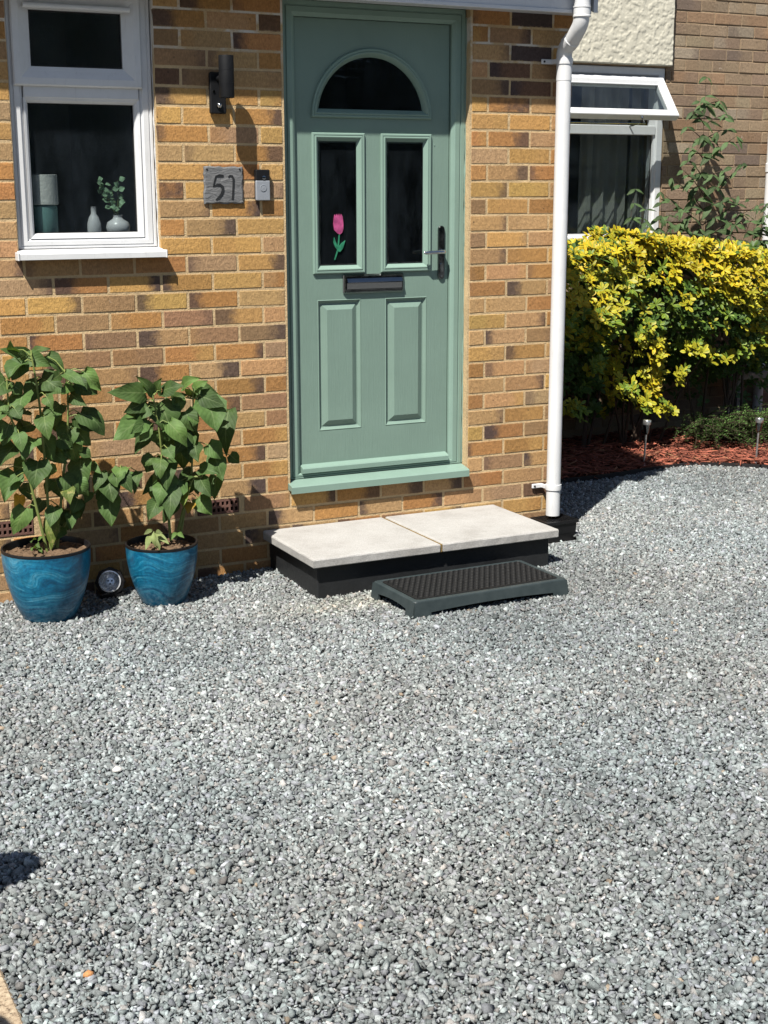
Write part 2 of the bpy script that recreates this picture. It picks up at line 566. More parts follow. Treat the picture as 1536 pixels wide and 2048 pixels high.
def mat_leaf(name, base, vein, rough=0.5, trans=0.28, spot=None, veins=True):
    n = NT(name)
    uv = n.new('ShaderNodeUVMap').outputs[0]
    w = n.pos()
    oi = n.new('ShaderNodeObjectInfo')
    sep = n.new('ShaderNodeSeparateXYZ'); n.link(uv, sep.inputs[0])
    v = n.math('ABSOLUTE', n.math('SUBTRACT', sep.outputs[1], 0.5))
    c = n.mix(n.maprange(n.noise(w, 30, 4, 0.6), 0.3, 0.7, 0, 1), tuple(x * 0.74 for x in base), tuple(x * 1.25 for x in base))
    rnd = n.maprange(oi.outputs['Random'], 0, 1, 0.62, 1.32)
    c = n.mix(1.0, c, n.new_rgb(rnd), 'MULTIPLY')
    h = None
    if veins:
        mid = n.maprange(v, 0.012, 0.035, 1, 0)
        side = n.math('SUBTRACT', n.math('MULTIPLY', sep.outputs[0], 7.0), n.math('MULTIPLY', v, 5.0))
        fr = n.math('ABSOLUTE', n.math('SUBTRACT', n.math('FRACT', side), 0.5))
        sv = n.math('MULTIPLY', n.maprange(fr, 0.0, 0.09, 0.55, 0), n.maprange(v, 0.3, 0.45, 1, 0))
        vv = n.math('MAXIMUM', mid, sv)
        c = n.mix(n.math('MULTIPLY', vv, 0.5), c, vein)
        h = n.math('ADD', n.math('MULTIPLY', fr, 0.7), n.math('MULTIPLY', n.noise(w, 55, 3), 0.8))
    else:
        h = n.noise(w, 40, 3)
    if spot:
        sp = n.maprange(n.noise(w, 45, 4, 0.7), 0.56, 0.66, 0, 0.75)
        c = n.mix(sp, c, spot)
    pr = n.principled(c, rough + .1, 0, 0.22, n.bump(h, 0.4, 0.004))
    tl = n.new('ShaderNodeBsdfTranslucent')
    n.link(n.mix(1.0, c, (1.2 * ALBEDO, 1.25 * ALBEDO, 0.5 * ALBEDO), 'MULTIPLY'), tl.inputs[0])
    mx = n.new('ShaderNodeMixShader'); mx.inputs[0].default_value = trans
    n.link(pr, mx.inputs[1]); n.link(tl.outputs[0], mx.inputs[2])
    return n.done(mx.outputs[0])
M['leaf'] = mat_leaf('sunflower_leaf', (0.068, 0.124, 0.034), (0.18, 0.24, 0.105))
M['leaf_fresh'] = mat_leaf('sunflower_leaf_young', (0.085, 0.15, 0.037), (0.2, 0.25, 0.1))
M['leaf_old'] = mat_leaf('sunflower_leaf_ageing', (0.11, 0.15, 0.03), (0.25, 0.28, 0.11), spot=(0.32, 0.28, 0.10))
M['leaf_yellow'] = mat_leaf('sunflower_leaf_withered', (0.52, 0.33, 0.05), (0.4, 0.2, 0.05), spot=(0.2, 0.11, 0.04))
M['leaf_pale'] = mat_leaf('weed_leaf_pale', (0.22, 0.27, 0.10), (0.34, 0.37, 0.18))
M['leaf_bud'] = mat_leaf('buddleia_leaf', (0.07, 0.118, 0.045), (0.18, 0.22, 0.12))
M['leaf_euc'] = mat_leaf('eucalyptus_leaf', (0.25, 0.4, 0.25), (0.4, 0.5, 0.4), veins=False)

def mat_tone_leaf(name, rough, trans, objtone=False):
    n = NT(name)
    w = n.pos()
    c = n.attr('tone')
    c = n.mix(1.0, c, n.new_rgb(n.maprange(n.noise(w, 35, 4), 0.3, 0.7, 0.75, 1.25)), 'MULTIPLY')
    pr = n.principled(c, rough, 0, 0.22)
    tl = n.new('ShaderNodeBsdfTranslucent'); n.link(n.mix(1.0, c, (ALBEDO, ALBEDO, ALBEDO), 'MULTIPLY'), tl.inputs[0])
    mx = n.new('ShaderNodeMixShader'); mx.inputs[0].default_value = trans
    n.link(pr, mx.inputs[1]); n.link(tl.outputs[0], mx.inputs[2])
    return n.done(mx.outputs[0])
M['tone_leaf'] = mat_tone_leaf('shrub_leaf', 0.48, 0.2)

def mat_tone(name, rough=0.85, nscale=160.0, lo=0.7, hi=1.3, bump=0.4, bdist=0.002):
    n = NT(name)
    w = n.pos()
    c = n.attr('tone')
    f = n.noise(w, nscale, 4, 0.7)
    c = n.mix(1.0, c, n.new_rgb(n.maprange(f, 0.28, 0.72, lo, hi)), 'MULTIPLY')
    return n.done(n.principled(c, rough, 0, 0.3, n.bump(f, bump, bdist)))
M['stone'] = mat_tone('grey_granite_chips', 0.9, 300, 0.55, 1.42, 0.5, 0.003)
M['brick_join'] = mat_tone('brick_courses_mixed', 0.9, 90, 0.7, 1.25, 0.8, 0.004)
M['mulch'] = mat_tone('red_bark_strands', 0.8, 120, 0.7, 1.3)

def mat_ground():
    n = NT('gravel_bed')
    w = n.pos()
    c = n.voronoi(w, 70, 'F1', 'Color')
    bw = n.new('ShaderNodeRGBToBW'); n.link(c, bw.inputs[0])
    d = n.voronoi(w, 70, 'F1', 'Distance')
    col = n.ramp(bw.outputs[0], [(0.15, (0.08, 0.084, 0.085)), (0.5, (0.175, 0.182, 0.18)), (0.85, (0.3, 0.3, 0.295))])
    return n.done(n.principled(col, 0.9, 0, 0.2, n.bump(d, -1.0, 0.012)))
M['ground'] = mat_ground()
M['soilbed'] = plain('mulch_base', (0.055, 0.018, 0.011), 0.95, 0, 0.1, 0.4, 40, 0.8, 90, bdist=0.01)

def mat_paving():
    n = NT('tan_concrete_aggregate')
    w = n.pos()
    a = n.noise(w, 90, 5, 0.8)
    c = n.ramp(a, [(0.34, (0.07, 0.05, 0.035)), (0.46, (0.30, 0.225, 0.15)), (0.62, (0.44, 0.36, 0.25))])
    sp = n.voronoi(w, 55)
    c = n.mix(n.maprange(sp, 0.1, 0.2, 0.75, 0), c, (0.06, 0.045, 0.03))
    return n.done(n.principled(c, 0.92, 0, 0.2, n.bump(a, 0.6, 0.003)))
M['paving'] = mat_paving()
M['render'] = plain('cream_roughcast', (0.53, 0.505, 0.415), 0.95, 0, 0.1, 0.07, 12, 0.35, 260)

def mat_plastic_step():
    n = NT('grey_green_plastic')
    w = n.pos()
    c = n.mix(n.maprange(n.noise(w, 18, 5, 0.7), 0.35, 0.7, 0, 1), (0.022, 0.032, 0.034), (0.036, 0.048, 0.05))
    sc = n.maprange(n.noise(n.mapping(w, (30, 30, 6), (0.3, 0.2, 0.7)), 2.2, 6, 0.8), 0.66, 0.72, 0, 0.55)
    c = n.mix(sc, c, (0.2, 0.22, 0.22))
    return n.done(n.principled(c, 0.5, 0, 0.4, n.bump(n.noise(w, 150, 3), 0.15, 0.002)))
M['step_plastic'] = mat_plastic_step()
M['step_rubber'] = plain('tread_rubber', (0.008, 0.008, 0.008), 0.65, 0, 0.2, 0.4, 25, 0.2, 200)
M['tulip'] = plain('pink_tulip_glass', (0.34, 0.055, 0.16), 0.4, 0, 0.5, 0.8, 45)
M['tulip_leaf'] = plain('green_tulip_glass', (0.02, 0.17, 0.09), 0.4, 0, 0.5, 0.6, 45)
M['reflected_hedge'] = plain('reflected_hedge_green', (0.13, 0.17, 0.13), 0.9, 0, 0.2, 0.6, 3, 1.0, 14, bdist=0.2)
M['post'] = plain('weathered_timber', (0.16, 0.11, 0.07), 0.85, 0, 0.2, 0.3, 20)

# ================================================================== SETTING
# ---- ground
g = MB(); g.add([(-40, -40, -0.012), (40, -40, -0.012), (40, 40, -0.012), (-40, 40, -0.012)], [(0, 1, 2, 3)])
tag(g.build('ground', M['ground']), kind='structure')

EDGE = [(1.44, 1.02), (1.75, 0.985), (2.04, 0.965), (2.35, 0.965), (2.72, 1.02), (3.02, 1.035), (3.25, 0.94), (3.43, 0.76), (3.75, 0.35), (4.1, -0.1), (4.6, -0.6)]
EDGE_X = np.array([p[0] for p in EDGE]); EDGE_Y = np.array([p[1] for p in EDGE])
def edge_y(x):
    return np.interp(x, EDGE_X, EDGE_Y)

# ---- planting bed
b = MB()
bt = []
for i in range(len(EDGE) - 1):
    (x0, y0), (x1, y1) = EDGE[i], EDGE[i + 1]
    b.add([(x0, y0, 0.012), (x1, y1, 0.012), (x1, 2.12, 0.03), (x0, 2.12, 0.03)], [(0, 1, 2, 3)])
b.add([(4.6, -0.6, 0.012), (7.0, -0.6, 0.012), (7.0, 2.12, 0.03), (4.6, 2.12, 0.03)], [(0, 1, 2, 3)])
tag(b.build('planting_bed', M['soilbed']), kind='structure')

# plastic edging strip along the bed
e = MB()
dense = [(x, float(edge_y(x)) + 0.004 * math.sin(9 * x)) for x in np.linspace(1.44, 4.55, 60)]
l0 = [(x, y - 0.004, -0.01) for x, y in dense]; l1 = [(x, y - 0.004, 0.03) for x, y in dense]
l2 = [(x, y + 0.004, 0.03) for x, y in dense]; l3 = [(x, y + 0.004, -0.01) for x, y in dense]
e.loft([l0, l1, l2, l3], close=False)
tag(recalc(e.build('lawn_edging', M['edging'])), 'thin black edging strip curving between grey gravel and red mulch', 'edging')

# ---- paving in the near left corner
p = MB(); p.box(-4.2, -1.885, -7.0, -1.9, -0.05, 0.014, 0.006)
tag(p.build('path', M['paving']), kind='structure')

# ---- gravel: angular chips
def ico():
    t = (1 + 5 ** 0.5) / 2
    v = np.array([(-1, t, 0), (1, t, 0), (-1, -t, 0), (1, -t, 0), (0, -1, t), (0, 1, t), (0, -1, -t), (0, 1, -t), (t, 0, -1), (t, 0, 1), (-t, 0, -1), (-t, 0, 1)], float)
    v /= np.linalg.norm(v[0])
    f = np.array([(0, 11, 5), (0, 5, 1), (0, 1, 7), (0, 7, 10), (0, 10, 11), (1, 5, 9), (5, 11, 4), (11, 10, 2), (10, 7, 6), (7, 1, 8), (3, 9, 4), (3, 4, 2), (3, 2, 6), (3, 6, 8), (3, 8, 9), (4, 9, 5), (2, 4, 11), (6, 2, 10), (8, 6, 7), (9, 8, 1)])
    return v, f

def quat_mats(n, tilt=1.0):
    q = RNG.normal(size=(n, 4)); q /= np.linalg.norm(q, axis=1)[:, None]
    w, x, y, z = q.T
    R = np.empty((n, 3, 3))
    R[:, 0, 0] = 1 - 2 * (y * y + z * z); R[:, 0, 1] = 2 * (x * y - z * w); R[:, 0, 2] = 2 * (x * z + y * w)
    R[:, 1, 0] = 2 * (x * y + z * w); R[:, 1, 1] = 1 - 2 * (x * x + z * z); R[:, 1, 2] = 2 * (y * z - x * w)
    R[:, 2, 0] = 2 * (x * z - y * w); R[:, 2, 1] = 2 * (y * z + x * w); R[:, 2, 2] = 1 - 2 * (x * x + y * y)
    return R

def euler_mats(yaw, tx, ty):
    n = len(yaw)
    cz, sz = np.cos(yaw), np.sin(yaw); cx, sx = np.cos(tx), np.sin(tx); cy, sy = np.cos(ty), np.sin(ty)
    Z = np.zeros((n, 3, 3)); Z[:, 0, 0] = cz; Z[:, 0, 1] = -sz; Z[:, 1, 0] = sz; Z[:, 1, 1] = cz; Z[:, 2, 2] = 1
    Xr = np.zeros((n, 3, 3)); Xr[:, 0, 0] = 1; Xr[:, 1, 1] = cx; Xr[:, 1, 2] = -sx; Xr[:, 2, 1] = sx; Xr[:, 2, 2] = cx
    Yr = np.zeros((n, 3, 3)); Yr[:, 1, 1] = 1; Yr[:, 0, 0] = cy; Yr[:, 0, 2] = sy; Yr[:, 2, 0] = -sy; Yr[:, 2, 2] = cy
    return Xr @ Yr @ Z

def inside(poly, x, y):
    r = np.zeros(len(x), bool)
    n = len(poly)
    for i in range(n):
        (x0, y0), (x1, y1) = poly[i], poly[(i + 1) % n]
        c = ((y0 > y) != (y1 > y)) & (x < (x1 - x0) * (y - y0) / (y1 - y0 + 1e-12) + x0)
        r ^= c
    return r

GPOLY = [(-1.75, -0.002), (-2.0, -1.895), (-1.89, -1.895), (-1.89, -3.35), (-0.42, -4.05), (3.88, 0.15), (3.43, 0.755), (3.25, 0.935), (3.02, 1.03), (2.72, 1.015), (2.35, 0.96), (2.04, 0.96), (1.75, 0.98), (1.445, 1.015), (1.445, -0.002)]
def clear_of_things(x, y):
    m = ~((x > -0.085) & (x < 1.03) & (y > -0.51) & (y < 0.1))            # under the concrete step
    m &= ~(((x + 1.165) ** 2 + (y + 0.29) ** 2) < 0.088 ** 2)
    m &= ~(((x + 0.675) ** 2 + (y + 0.275) ** 2) < 0.078 ** 2)
    m &= ~((x > 1.25) & (x < 1.44) & (y > -0.2))
    return m

def scatter(sp):
    xs = np.arange(-2.1, 4.1, sp); ys = np.arange(-4.3, 1.15, sp * 0.866)
    X, Y = np.meshgrid(xs, ys)
    X[1::2] += sp / 2
    X, Y = X.ravel(), Y.ravel()
    X = X + RNG.uniform(-.62, .62, X.size) * sp; Y = Y + RNG.uniform(-.62, .62, Y.size) * sp
    k = inside(GPOLY, X, Y) & clear_of_things(X, Y)
    return X[k], Y[k]

base_v, base_f = ico()
cube_v = np.array([(x, y, z) for x in (-1, 1) for y in (-1, 1) for z in (-1, 1)], float) * .66
cube_f = np.array([(0, 1, 3), (0, 3, 2), (4, 6, 7), (4, 7, 5), (0, 4, 5), (0, 5, 1), (2, 3, 7), (2, 7, 6), (0, 2, 6), (0, 6, 4), (1, 5, 7), (1, 7, 3)])
def undul(x, y):
    return 0.006 * np.sin(2.1 * x + 1.3 * y) * np.cos(1.7 * y - 0.6 * x) + 0.003 * np.sin(7.3 * x + 2 * y) * np.sin(6.1 * y - 1.2)
X1, Y1 = scatter(0.0112)
X2, Y2 = scatter(0.0220)
X = np.r_[X1, X2]; Y = np.r_[Y1, Y2]
n = len(X)
Z = np.r_[RNG.uniform(-.0045, .0030, len(X1)), RNG.uniform(.0015, .0070, len(X2))] + undul(X, Y)
size = np.exp(RNG.normal(math.log(0.0075), 0.30, n)).clip(.0045, .0165)
shape = np.stack([RNG.uniform(.9, 1.4, n), RNG.uniform(.7, 1.05, n), RNG.uniform(.4, .78, n)], 1)
V = np.repeat(cube_v[None], n, 0)
# wedge one face in, skew and knock the corners about: crushed chips
V[:, cube_v[:, 2] > 0, :2] *= RNG.uniform(.35, 1.05, (n, 1, 2))
V[:, cube_v[:, 0] > 0, 1:] *= RNG.uniform(.45, 1.1, (n, 1, 2))
V = V + RNG.normal(0, .17, (n, 8, 3))
V = V * shape[:, None, :] * size[:, None, None] * 1.12
R = euler_mats(RNG.uniform(0, 6.28, n), RNG.normal(0, .38, n), RNG.normal(0, .38, n))
R2 = euler_mats(RNG.uniform(0, 6.28, n), RNG.uniform(-.5, .5, n), RNG.uniform(0, 6.28, n) * (RNG.uniform(0, 1, n) < .3))
V = np.einsum('nij,njk,nvk->nvi', R, R2, V) + np.stack([X, Y, Z], 1)[:, None, :]
F = (cube_f[None] + (np.arange(n) * 8)[:, None, None]).reshape(-1, 3)
patch = 1 + .15 * np.sin(1.9 * X + .7 * Y + 1) * np.sin(1.3 * Y - .8 * X) + .10 * np.sin(5.3 * X - 2.2 * Y) * np.sin(4.1 * Y + 1.0 * X)
g_ = np.exp(RNG.normal(math.log(0.212), 0.30, n)).clip(.07, .46) * patch
hue = RNG.uniform(0, 1, n)
tint = np.tile(np.array([[0.93, 1.0, 0.99]]), (n, 1))
tint[hue < .30] = (0.885, 1.0, 0.985)
tint[(hue > .30) & (hue < .45)] = (0.95, 0.99, 1.05)
tint[(hue > .82) & (hue < .90)] = (1.04, 1.0, 0.95)
tint[hue > .997] = (1.2, 0.97, 0.72)
pale = RNG.uniform(0, 1, n) < .011
g_[pale] = RNG.uniform(.38, .5, pale.sum())
warm = (.5 + .5 * np.sin(2.7 * X + 1.9 * Y) * np.sin(3.1 * Y - 1.4 * X))[:, None]
tint = tint * (1 + (warm - .5) * np.array([[.06, .0, -.04]]))
# a sandy spill in front of the step
near = np.exp(-(((X - .05) / .35) ** 2 + ((Y + .66) / .12) ** 2))
tint = tint * (1 + near[:, None] * np.array([[.10, .05, -.06]]))
g_ = g_ * (1 + .25 * near)
C = np.repeat(g_[:, None] * tint, 8, 0)
tag(np_mesh('gravel', V.reshape(-1, 3), F, M['stone'], None, C), 'grey granite gravel covering the drive up to the house', 'gravel', kind='stuff')
print('stones', n, 'tris', len(F))

# one orange pebble and a few odd pale stones stand out
def single_stone(name, loc, s, col, label):
    v = base_v * RNG.uniform(.8, 1.2, (12, 1)) * np.array([1.3, .9, .75]) * s
    v = v + np.array(loc)
    tag(np_mesh(name, v, base_f, M['stone'], None, np.tile(np.array([col]), (12, 1))), label, 'stone')
single_stone('pebble', (-1.721, -2.978, .014), .011, (.42, .2, .08), 'small orange brown pebble lying on grey gravel near tan paving')
single_stone('pebble', (1.31, -1.69, .012), .011, (.16, .06, .035), 'small dark rust brown pebble on the open gravel at right')
single_stone('pebble', (-1.36, -1.93, .014), .014, (.66, .64, .6), 'chalk white pebble on open gravel beyond the shadow at left')

# ================================================================== HOUSE (porch wall)
house = thing('house', 'buff multi brick house front with white window, sage green door and white fascia', 'house')
WALL_L, WALL_R = -1.95, 1.44
WIN = (-1.143, -0.560, 1.392, 2.46)
DOOR = (0.0, 0.900, 0.333, 2.442)
wall = MB()
def wall_box(x0, x1, z0, z1):
    if x1 > x0 and z1 > z0:
        wall.box(x0, x1, 0.0020, 0.24, z0, z1)
def wall_air(x0, x1, a0, a1):       # leaves the slot of an air brick open
    wall_box(x0, x1, -0.1, .2735); wall_box(x0, x1, .3395, 2.75)
    wall_box(x0, a0 + .002, .2735, .3395); wall_box(a1 - .002, x1, .2735, .3395)
wall_air(WALL_L, WIN[0], -1.365, -1.1435)
wall_box(WIN[0], WIN[1], -0.1, WIN[2])
wall_box(WIN[0], WIN[1], WIN[3], 2.75)
wall_air(WIN[1], DOOR[0], -.440, -.243)
wall_box(DOOR[0], DOOR[1], -0.1, DOOR[2])
wall_box(DOOR[0], DOOR[1], DOOR[3], 2.75)
wall_box(DOOR[1], WALL_R - 0.004, -0.1, 2.75)
wall_o = wall.build('wall', M['mortar'], house)

TONES = {
    'Y': (0.53, 0.312, 0.110), 'T': (0.46, 0.282, 0.132), 'O': (0.435, 0.225, 0.082), 'B': (0.33, 0.195, 0.103),
    'R': (0.35, 0.172, 0.066), 'D': (0.15, 0.085, 0.055), 'P': (0.085, 0.06, 0.057), 'K': (0.42, 0.275, 0.152),
}
# bricks read along each course: between window and door (right to left), right of the door (left to right), and below the window (left to right)
LEFT = {-1: 'O Ol T', 0: 'D T Ol', 1: 'Ol T B', 2: 'O T B', 3: 'T B D', 4: 'Y Y Yl', 5: 'Or Y Y', 6: 'Y K Ol', 7: 'Or T T', 8: 'Y R Y', 9: 'K Y Rm', 10: 'O Or T', 11: 'Y Tr Or',
        12: 'T Y Y', 13: 'Yr K R', 14: 'R Y Ol Bl', 15: 'T Ol Yl', 16: 'T Yl B O', 17: 'Br B Tl', 18: 'K Or Oy B', 19: 'T Tr Ol', 20: 'O Or T R', 21: 'B Or K', 22: 'B T O Or', 23: 'Oy T K', 24: 'K Or Y B',
        25: 'Oy T Br', 26: 'O Tr T Ol', 27: 'B T K', 28: 'T T B', 29: 'Bl T O', 30: 'T O T', 31: 'T Ol T'}
RIGHT = {-1: 'O Pl O', 0: 'R Br T', 1: 'T Pl', 2: 'T Dl B', 3: 'Br Dl', 4: 'Y Om T', 5: 'Y Y', 6: 'O Or T', 7: 'K Y', 8: 'O Tr O', 9: 'Yr Y', 10: 'B Y R', 11: 'T T', 12: 'B Yt T', 13: 'Tr O', 14: 'R T O',
         15: 'O Tl', 16: 'T T O', 17: 'Y Tr', 18: 'T Tl B', 19: 'Y Ol', 20: 'R T K', 21: 'T Tr', 22: 'R Ty K', 23: 'T O', 24: 'Y Ol Br', 25: 'Ol Oy', 26: 'T B Tl', 27: 'R T', 28: 'T K D', 29: 'T Y', 30: 'T K B', 31: 'O T'}
UNDER = {13: 'T T B B T', 14: 'B K Ol Yr', 15: 'Y Yr B', 16: 'B Oy B', 17: 'O Ol B', 18: 'T Yr B', 19: 'T D T', 20: 'K T O', 21: 'T Or T', 22: 'Y Or B'}

def tone_of(code):
    base = TONES[code[0]]
    end, side, width, stren = TONES['P'], 1.0, 0.35, 0.0
    if len(code) > 1:
        c = code[1]
        stren = random.uniform(0.7, 0.97)
        width = random.uniform(0.25, 0.85)
        side = {'l': -1.0, 'r': 1.0, 'm': 0.15, 'y': 1.0, 't': 1.0}[c]
        if c == 'm': width = 1.0
        if c == 'y': end = TONES['Y']
        if c == 't': end = TONES['T']
    else:
        end = random.choice([TONES['Y'], TONES['B'], TONES['O'], TONES['T']])
        side = random.choice([-1.0, 1.0]); stren = random.uniform(0.15, 0.6); width = random.uniform(0.3, 1.1)
        if code in 'TOKB' and random.random() < .35:
            end, stren, width = (0.15, 0.095, 0.075), random.uniform(.4, .8), random.uniform(.1, .5)
    j = random.uniform(0.88, 1.12) * 0.86
    end = tuple(v * 0.80 for v in end)
    return tuple(v * j * random.uniform(0.95, 1.05) for v in base), end, (side, width, stren)

_brick_cache = {}
def brick_mesh(length, mat, h=0.0655, depth=0.1, variant=0):
    key = (round(length, 3), mat.name, variant)
    if key in _brick_cache:
        return _brick_cache[key]
    mb = MB()
    mb.box(-length / 2, length / 2, 0, depth, -h / 2, h / 2, 0.0022)
    rs = random.Random(hash(key[0]) * 7 + variant)
    mb.v = [(x + rs.uniform(-.0016, .0016), y + rs.uniform(-.0005, .0005), z + rs.uniform(-.0015, .0015)) for x, y, z in mb.v]
    me = bpy.data.meshes.new('brick')
    me.from_pydata(mb.v, [], mb.f)
    me.materials.append(mat)
    me.update()
    _brick_cache[key] = me
    return me

def put_brick(parent, x0, x1, y, z, code, mat, joint=0.0112):
    L = (x1 - x0) - joint
    if L < 0.02:
        return
    o = bpy.data.objects.new('brick', brick_mesh(L, mat, variant=random.randrange(3)))
    COL.objects.link(o)
    o.parent = parent
    o.location = ((x0 + x1) / 2, y + random.uniform(-.0008, .0006), z + random.uniform(-.0009, .0009))
    o.rotation_euler = (random.uniform(-.004, .004), random.uniform(-.004, .004), random.uniform(-.003, .003))
    a, e_, s = tone_of(code)
    o['tone_main'] = a; o['tone_end'] = e_; o['end_side'] = s
    return o

CODES = ['Y', 'T', 'T', 'O', 'B', 'K', 'Ol', 'Tr', 'Yr', 'Tl', 'R', 'Or']
spare = []          # bricks outside the picture
def course_z(c):
    return 2.369 - 0.075 * (c + 0.5)
AIR = [(-0.440, -0.243, 27), (-1.365, -1.1435, 27)]
for c in range(-1, 32):
    z = course_z(c)
    odd = c % 2 != 0
    in_win = z + 0.03 > WIN[2]
    in_door = z > DOOR[2]
    # perpend positions
    off = 0.0 if odd else -0.1125
    px = [off - 0.225 * i for i in range(0, 10)]
    px = [v for v in px if v > WALL_L + 0.03]
    right = [1.1055, 1.3305] if odd else [0.993, 1.218]
    if in_door:
        segsL = sorted([0.0 - 0.0045] + [v for v in px if v < -0.02] + [WALL_L])
        segsR = [DOOR[1] + 0.0045] + right + [WALL_R + 0.0045]
        runs = [segsL, segsR]
    else:
        mid = [0.225, 0.45, 0.675, 0.885] if odd else [0.1125, 0.3375, 0.5625, 0.78]
        runs = [sorted([v for v in px if v < 0.001] + [WALL_L]) + mid + right + [WALL_R + 0.0045]]
    for r_i, run in enumerate(runs):
        for i in range(len(run) - 1):
            x0, x1 = run[i], run[i + 1]
            pieces = [(x0, x1)]
            if in_win:
                new = []
                for a, b_ in pieces:
                    if b_ <= WIN[0] or a >= WIN[1]: new.append((a, b_))
                    else:
                        if a < WIN[0] - 0.02: new.append((a, WIN[0] + 0.0045))
                        if b_ > WIN[1] + 0.02: new.append((WIN[1] - 0.0045, b_))
                pieces = new
            for (ax0, ax1, ac) in AIR:
                if c == ac:
                    new = []
                    for a, b_ in pieces:
                        if b_ <= ax0 or a >= ax1: new.append((a, b_))
                        else:
                            if a < ax0 - 0.02: new.append((a, ax0))
                            if b_ > ax1 + 0.02: new.append((ax1, b_))
                    pieces = new
            for a, b_ in pieces:
                code = random.choice(CODES)
                mx = (a + b_) / 2
                if mx > 0.88 and c in RIGHT:
                    lst = RIGHT[c].split()
                    idx = int(np.searchsorted([DOOR[1]] + right, mx)) - 1
                    if idx < len(lst): code = lst[max(idx, 0)]
                elif -0.9 < mx < 0 and c in LEFT:
                    lst = LEFT[c].split()
                    idx = int((-mx) / 0.225 + (0.0 if odd else 0.5))
                    if idx < len(lst): code = lst[idx]
                    elif c in UNDER and mx < -0.56:
                        pass
                if mx < -0.62 and c in UNDER:
                    lst = UNDER[c].split()
                    idx = int((mx + 1.35 + (0.0 if odd else 0.1125)) / 0.225)
                    if 0 <= idx < len(lst): code = lst[idx]
                if mx < -1.42:
                    spare.append((a, b_, z, code))
                else:
                    put_brick(wall_o, a, b_, 0.0, z, code, M['brick'])

# bricks left of the picture and on the side return of the porch, joined
def brick_tones(o, tones, k):
    # one colour for each joined brick (24 vertices each)
    nv = len(o.data.vertices)
    at = o.data.attributes.new('tone', 'FLOAT_COLOR', 'POINT')
    c4 = np.ones((nv, 4), dtype=np.float32)
    for i in range(0, nv, 24):
        c4[i:i + 24, :3] = np.array(random.choice(tones)) * random.uniform(.85, 1.12) * k
    at.data.foreach_set('color', c4.ravel())
def joined_bricks(name, parent, items, mat):
    mb = MB()
    for (a, b_, z, _c) in items:
        mb.box(a + .005, b_ - .005, 0.0, .1, z - .0328, z + .0328, .002)
    o = mb.build(name, mat, parent)
    o['kind'] = 'stuff'
    brick_tones(o, [TONES[q[0]] for q in CODES], .82)
    return o
joined_bricks('brick_courses', wall_o, spare, M['brick_join'])
side = MB()
for c in range(-1, 32):
    y = 0.11 if c % 2 else 0.22
    while y < 2.05:
        y1 = min(y + .215, 2.07)
        side.box(WALL_R - .1, WALL_R, y, y1, course_z(c) - .0328, course_z(c) + .0328, .002)
        y += .225
so = side.build('side_brick_courses', M['brick_join'], wall_o); so['kind'] = 'stuff'
brick_tones(so, [TONES[q[0]] for q in CODES], .82)
sw = MB(); sw.box(WALL_R - .25, WALL_R - .004, .241, 2.07, -.1, 2.75)
sw.build('side_wall', M['mortar'], house)

# room behind: other walls, ceiling and floor
rm = MB()
rm.box(-1.95, -1.80, .241, 2.05, -.1, 2.75)
rm.box(-1.799, 1.189, 1.95, 2.05, -.1, 2.75)
rm.build('inner_wall', M['dark_room'], house)
rf = MB(); rf.box(-1.799, 1.189, .241, 1.949, .2, .3); rf.build('floor_deck', M['room_floor'], house)
rc = MB(); rc.box(-1.799, 1.189, .241, 1.949, 2.62, 2.72); rc.build('ceiling', M['dark_room'], house)
# partition between the room and the hall behind the door
pt = MB(); pt.box(-.42, -.36, .241, 1.949, .301, 2.619); pt.build('partition', M['dark_room'], house)

# fascia, soffit, gutter and roof
fa = MB()
fa.box(-2.2, 1.427, -.158, -.136, 2.424, 2.70, .003)
fo = fa.build('fascia', M['fascia'], house)
lp = MB(); lp.box(-2.2, 1.424, -.166, -.1585, 2.421, 2.437, .002); lp.build('lip', M['fascia'], fo)
sf = MB(); sf.box(-2.2, 1.427, -.1355, -.001, 2.432, 2.445)
sf.build('soffit', M['fascia'], house)
vg = MB()
vg.add([(1.441, -.158, 2.43), (1.441, -.158, 2.72), (1.441, 2.07, 3.55), (1.441, 2.07, 3.3), (1.463, -.158, 2.43), (1.463, -.158, 2.72), (1.463, 2.07, 3.55), (1.463, 2.07, 3.3)],
       [(0, 1, 2, 3), (7, 6, 5, 4), (0, 4, 5, 1), (1, 5, 6, 2), (2, 6, 7, 3), (3, 7, 4, 0)])
recalc(vg.build('bargeboard', M['fascia'], house))
gb = MB()
gl_ = []
for x in np.linspace(-2.2, 1.45, 12):
    gl_.append([(x, -.218 + .056 * math.cos(a), 2.668 + .056 * math.sin(a)) for a in np.linspace(math.pi, 2 * math.pi, 10)])
gb.loft(gl_, close=False)
gb.build('gutter', M['pipe'], house, smooth=True)
rfm = MB()
rfm.add([(-2.3, -.23, 2.75), (1.49, -.23, 2.75), (1.49, 2.07, 3.6), (-2.3, 2.07, 3.6), (-2.3, -.23, 2.71), (1.49, -.23, 2.71), (1.49, 2.07, 3.56), (-2.3, 2.07, 3.56)],
        [(0, 1, 2, 3), (7, 6, 5, 4), (0, 4, 5, 1), (1, 5, 6, 2), (2, 6, 7, 3), (3, 7, 4, 0)])
recalc(rfm.build('roof', M['roof'], house))

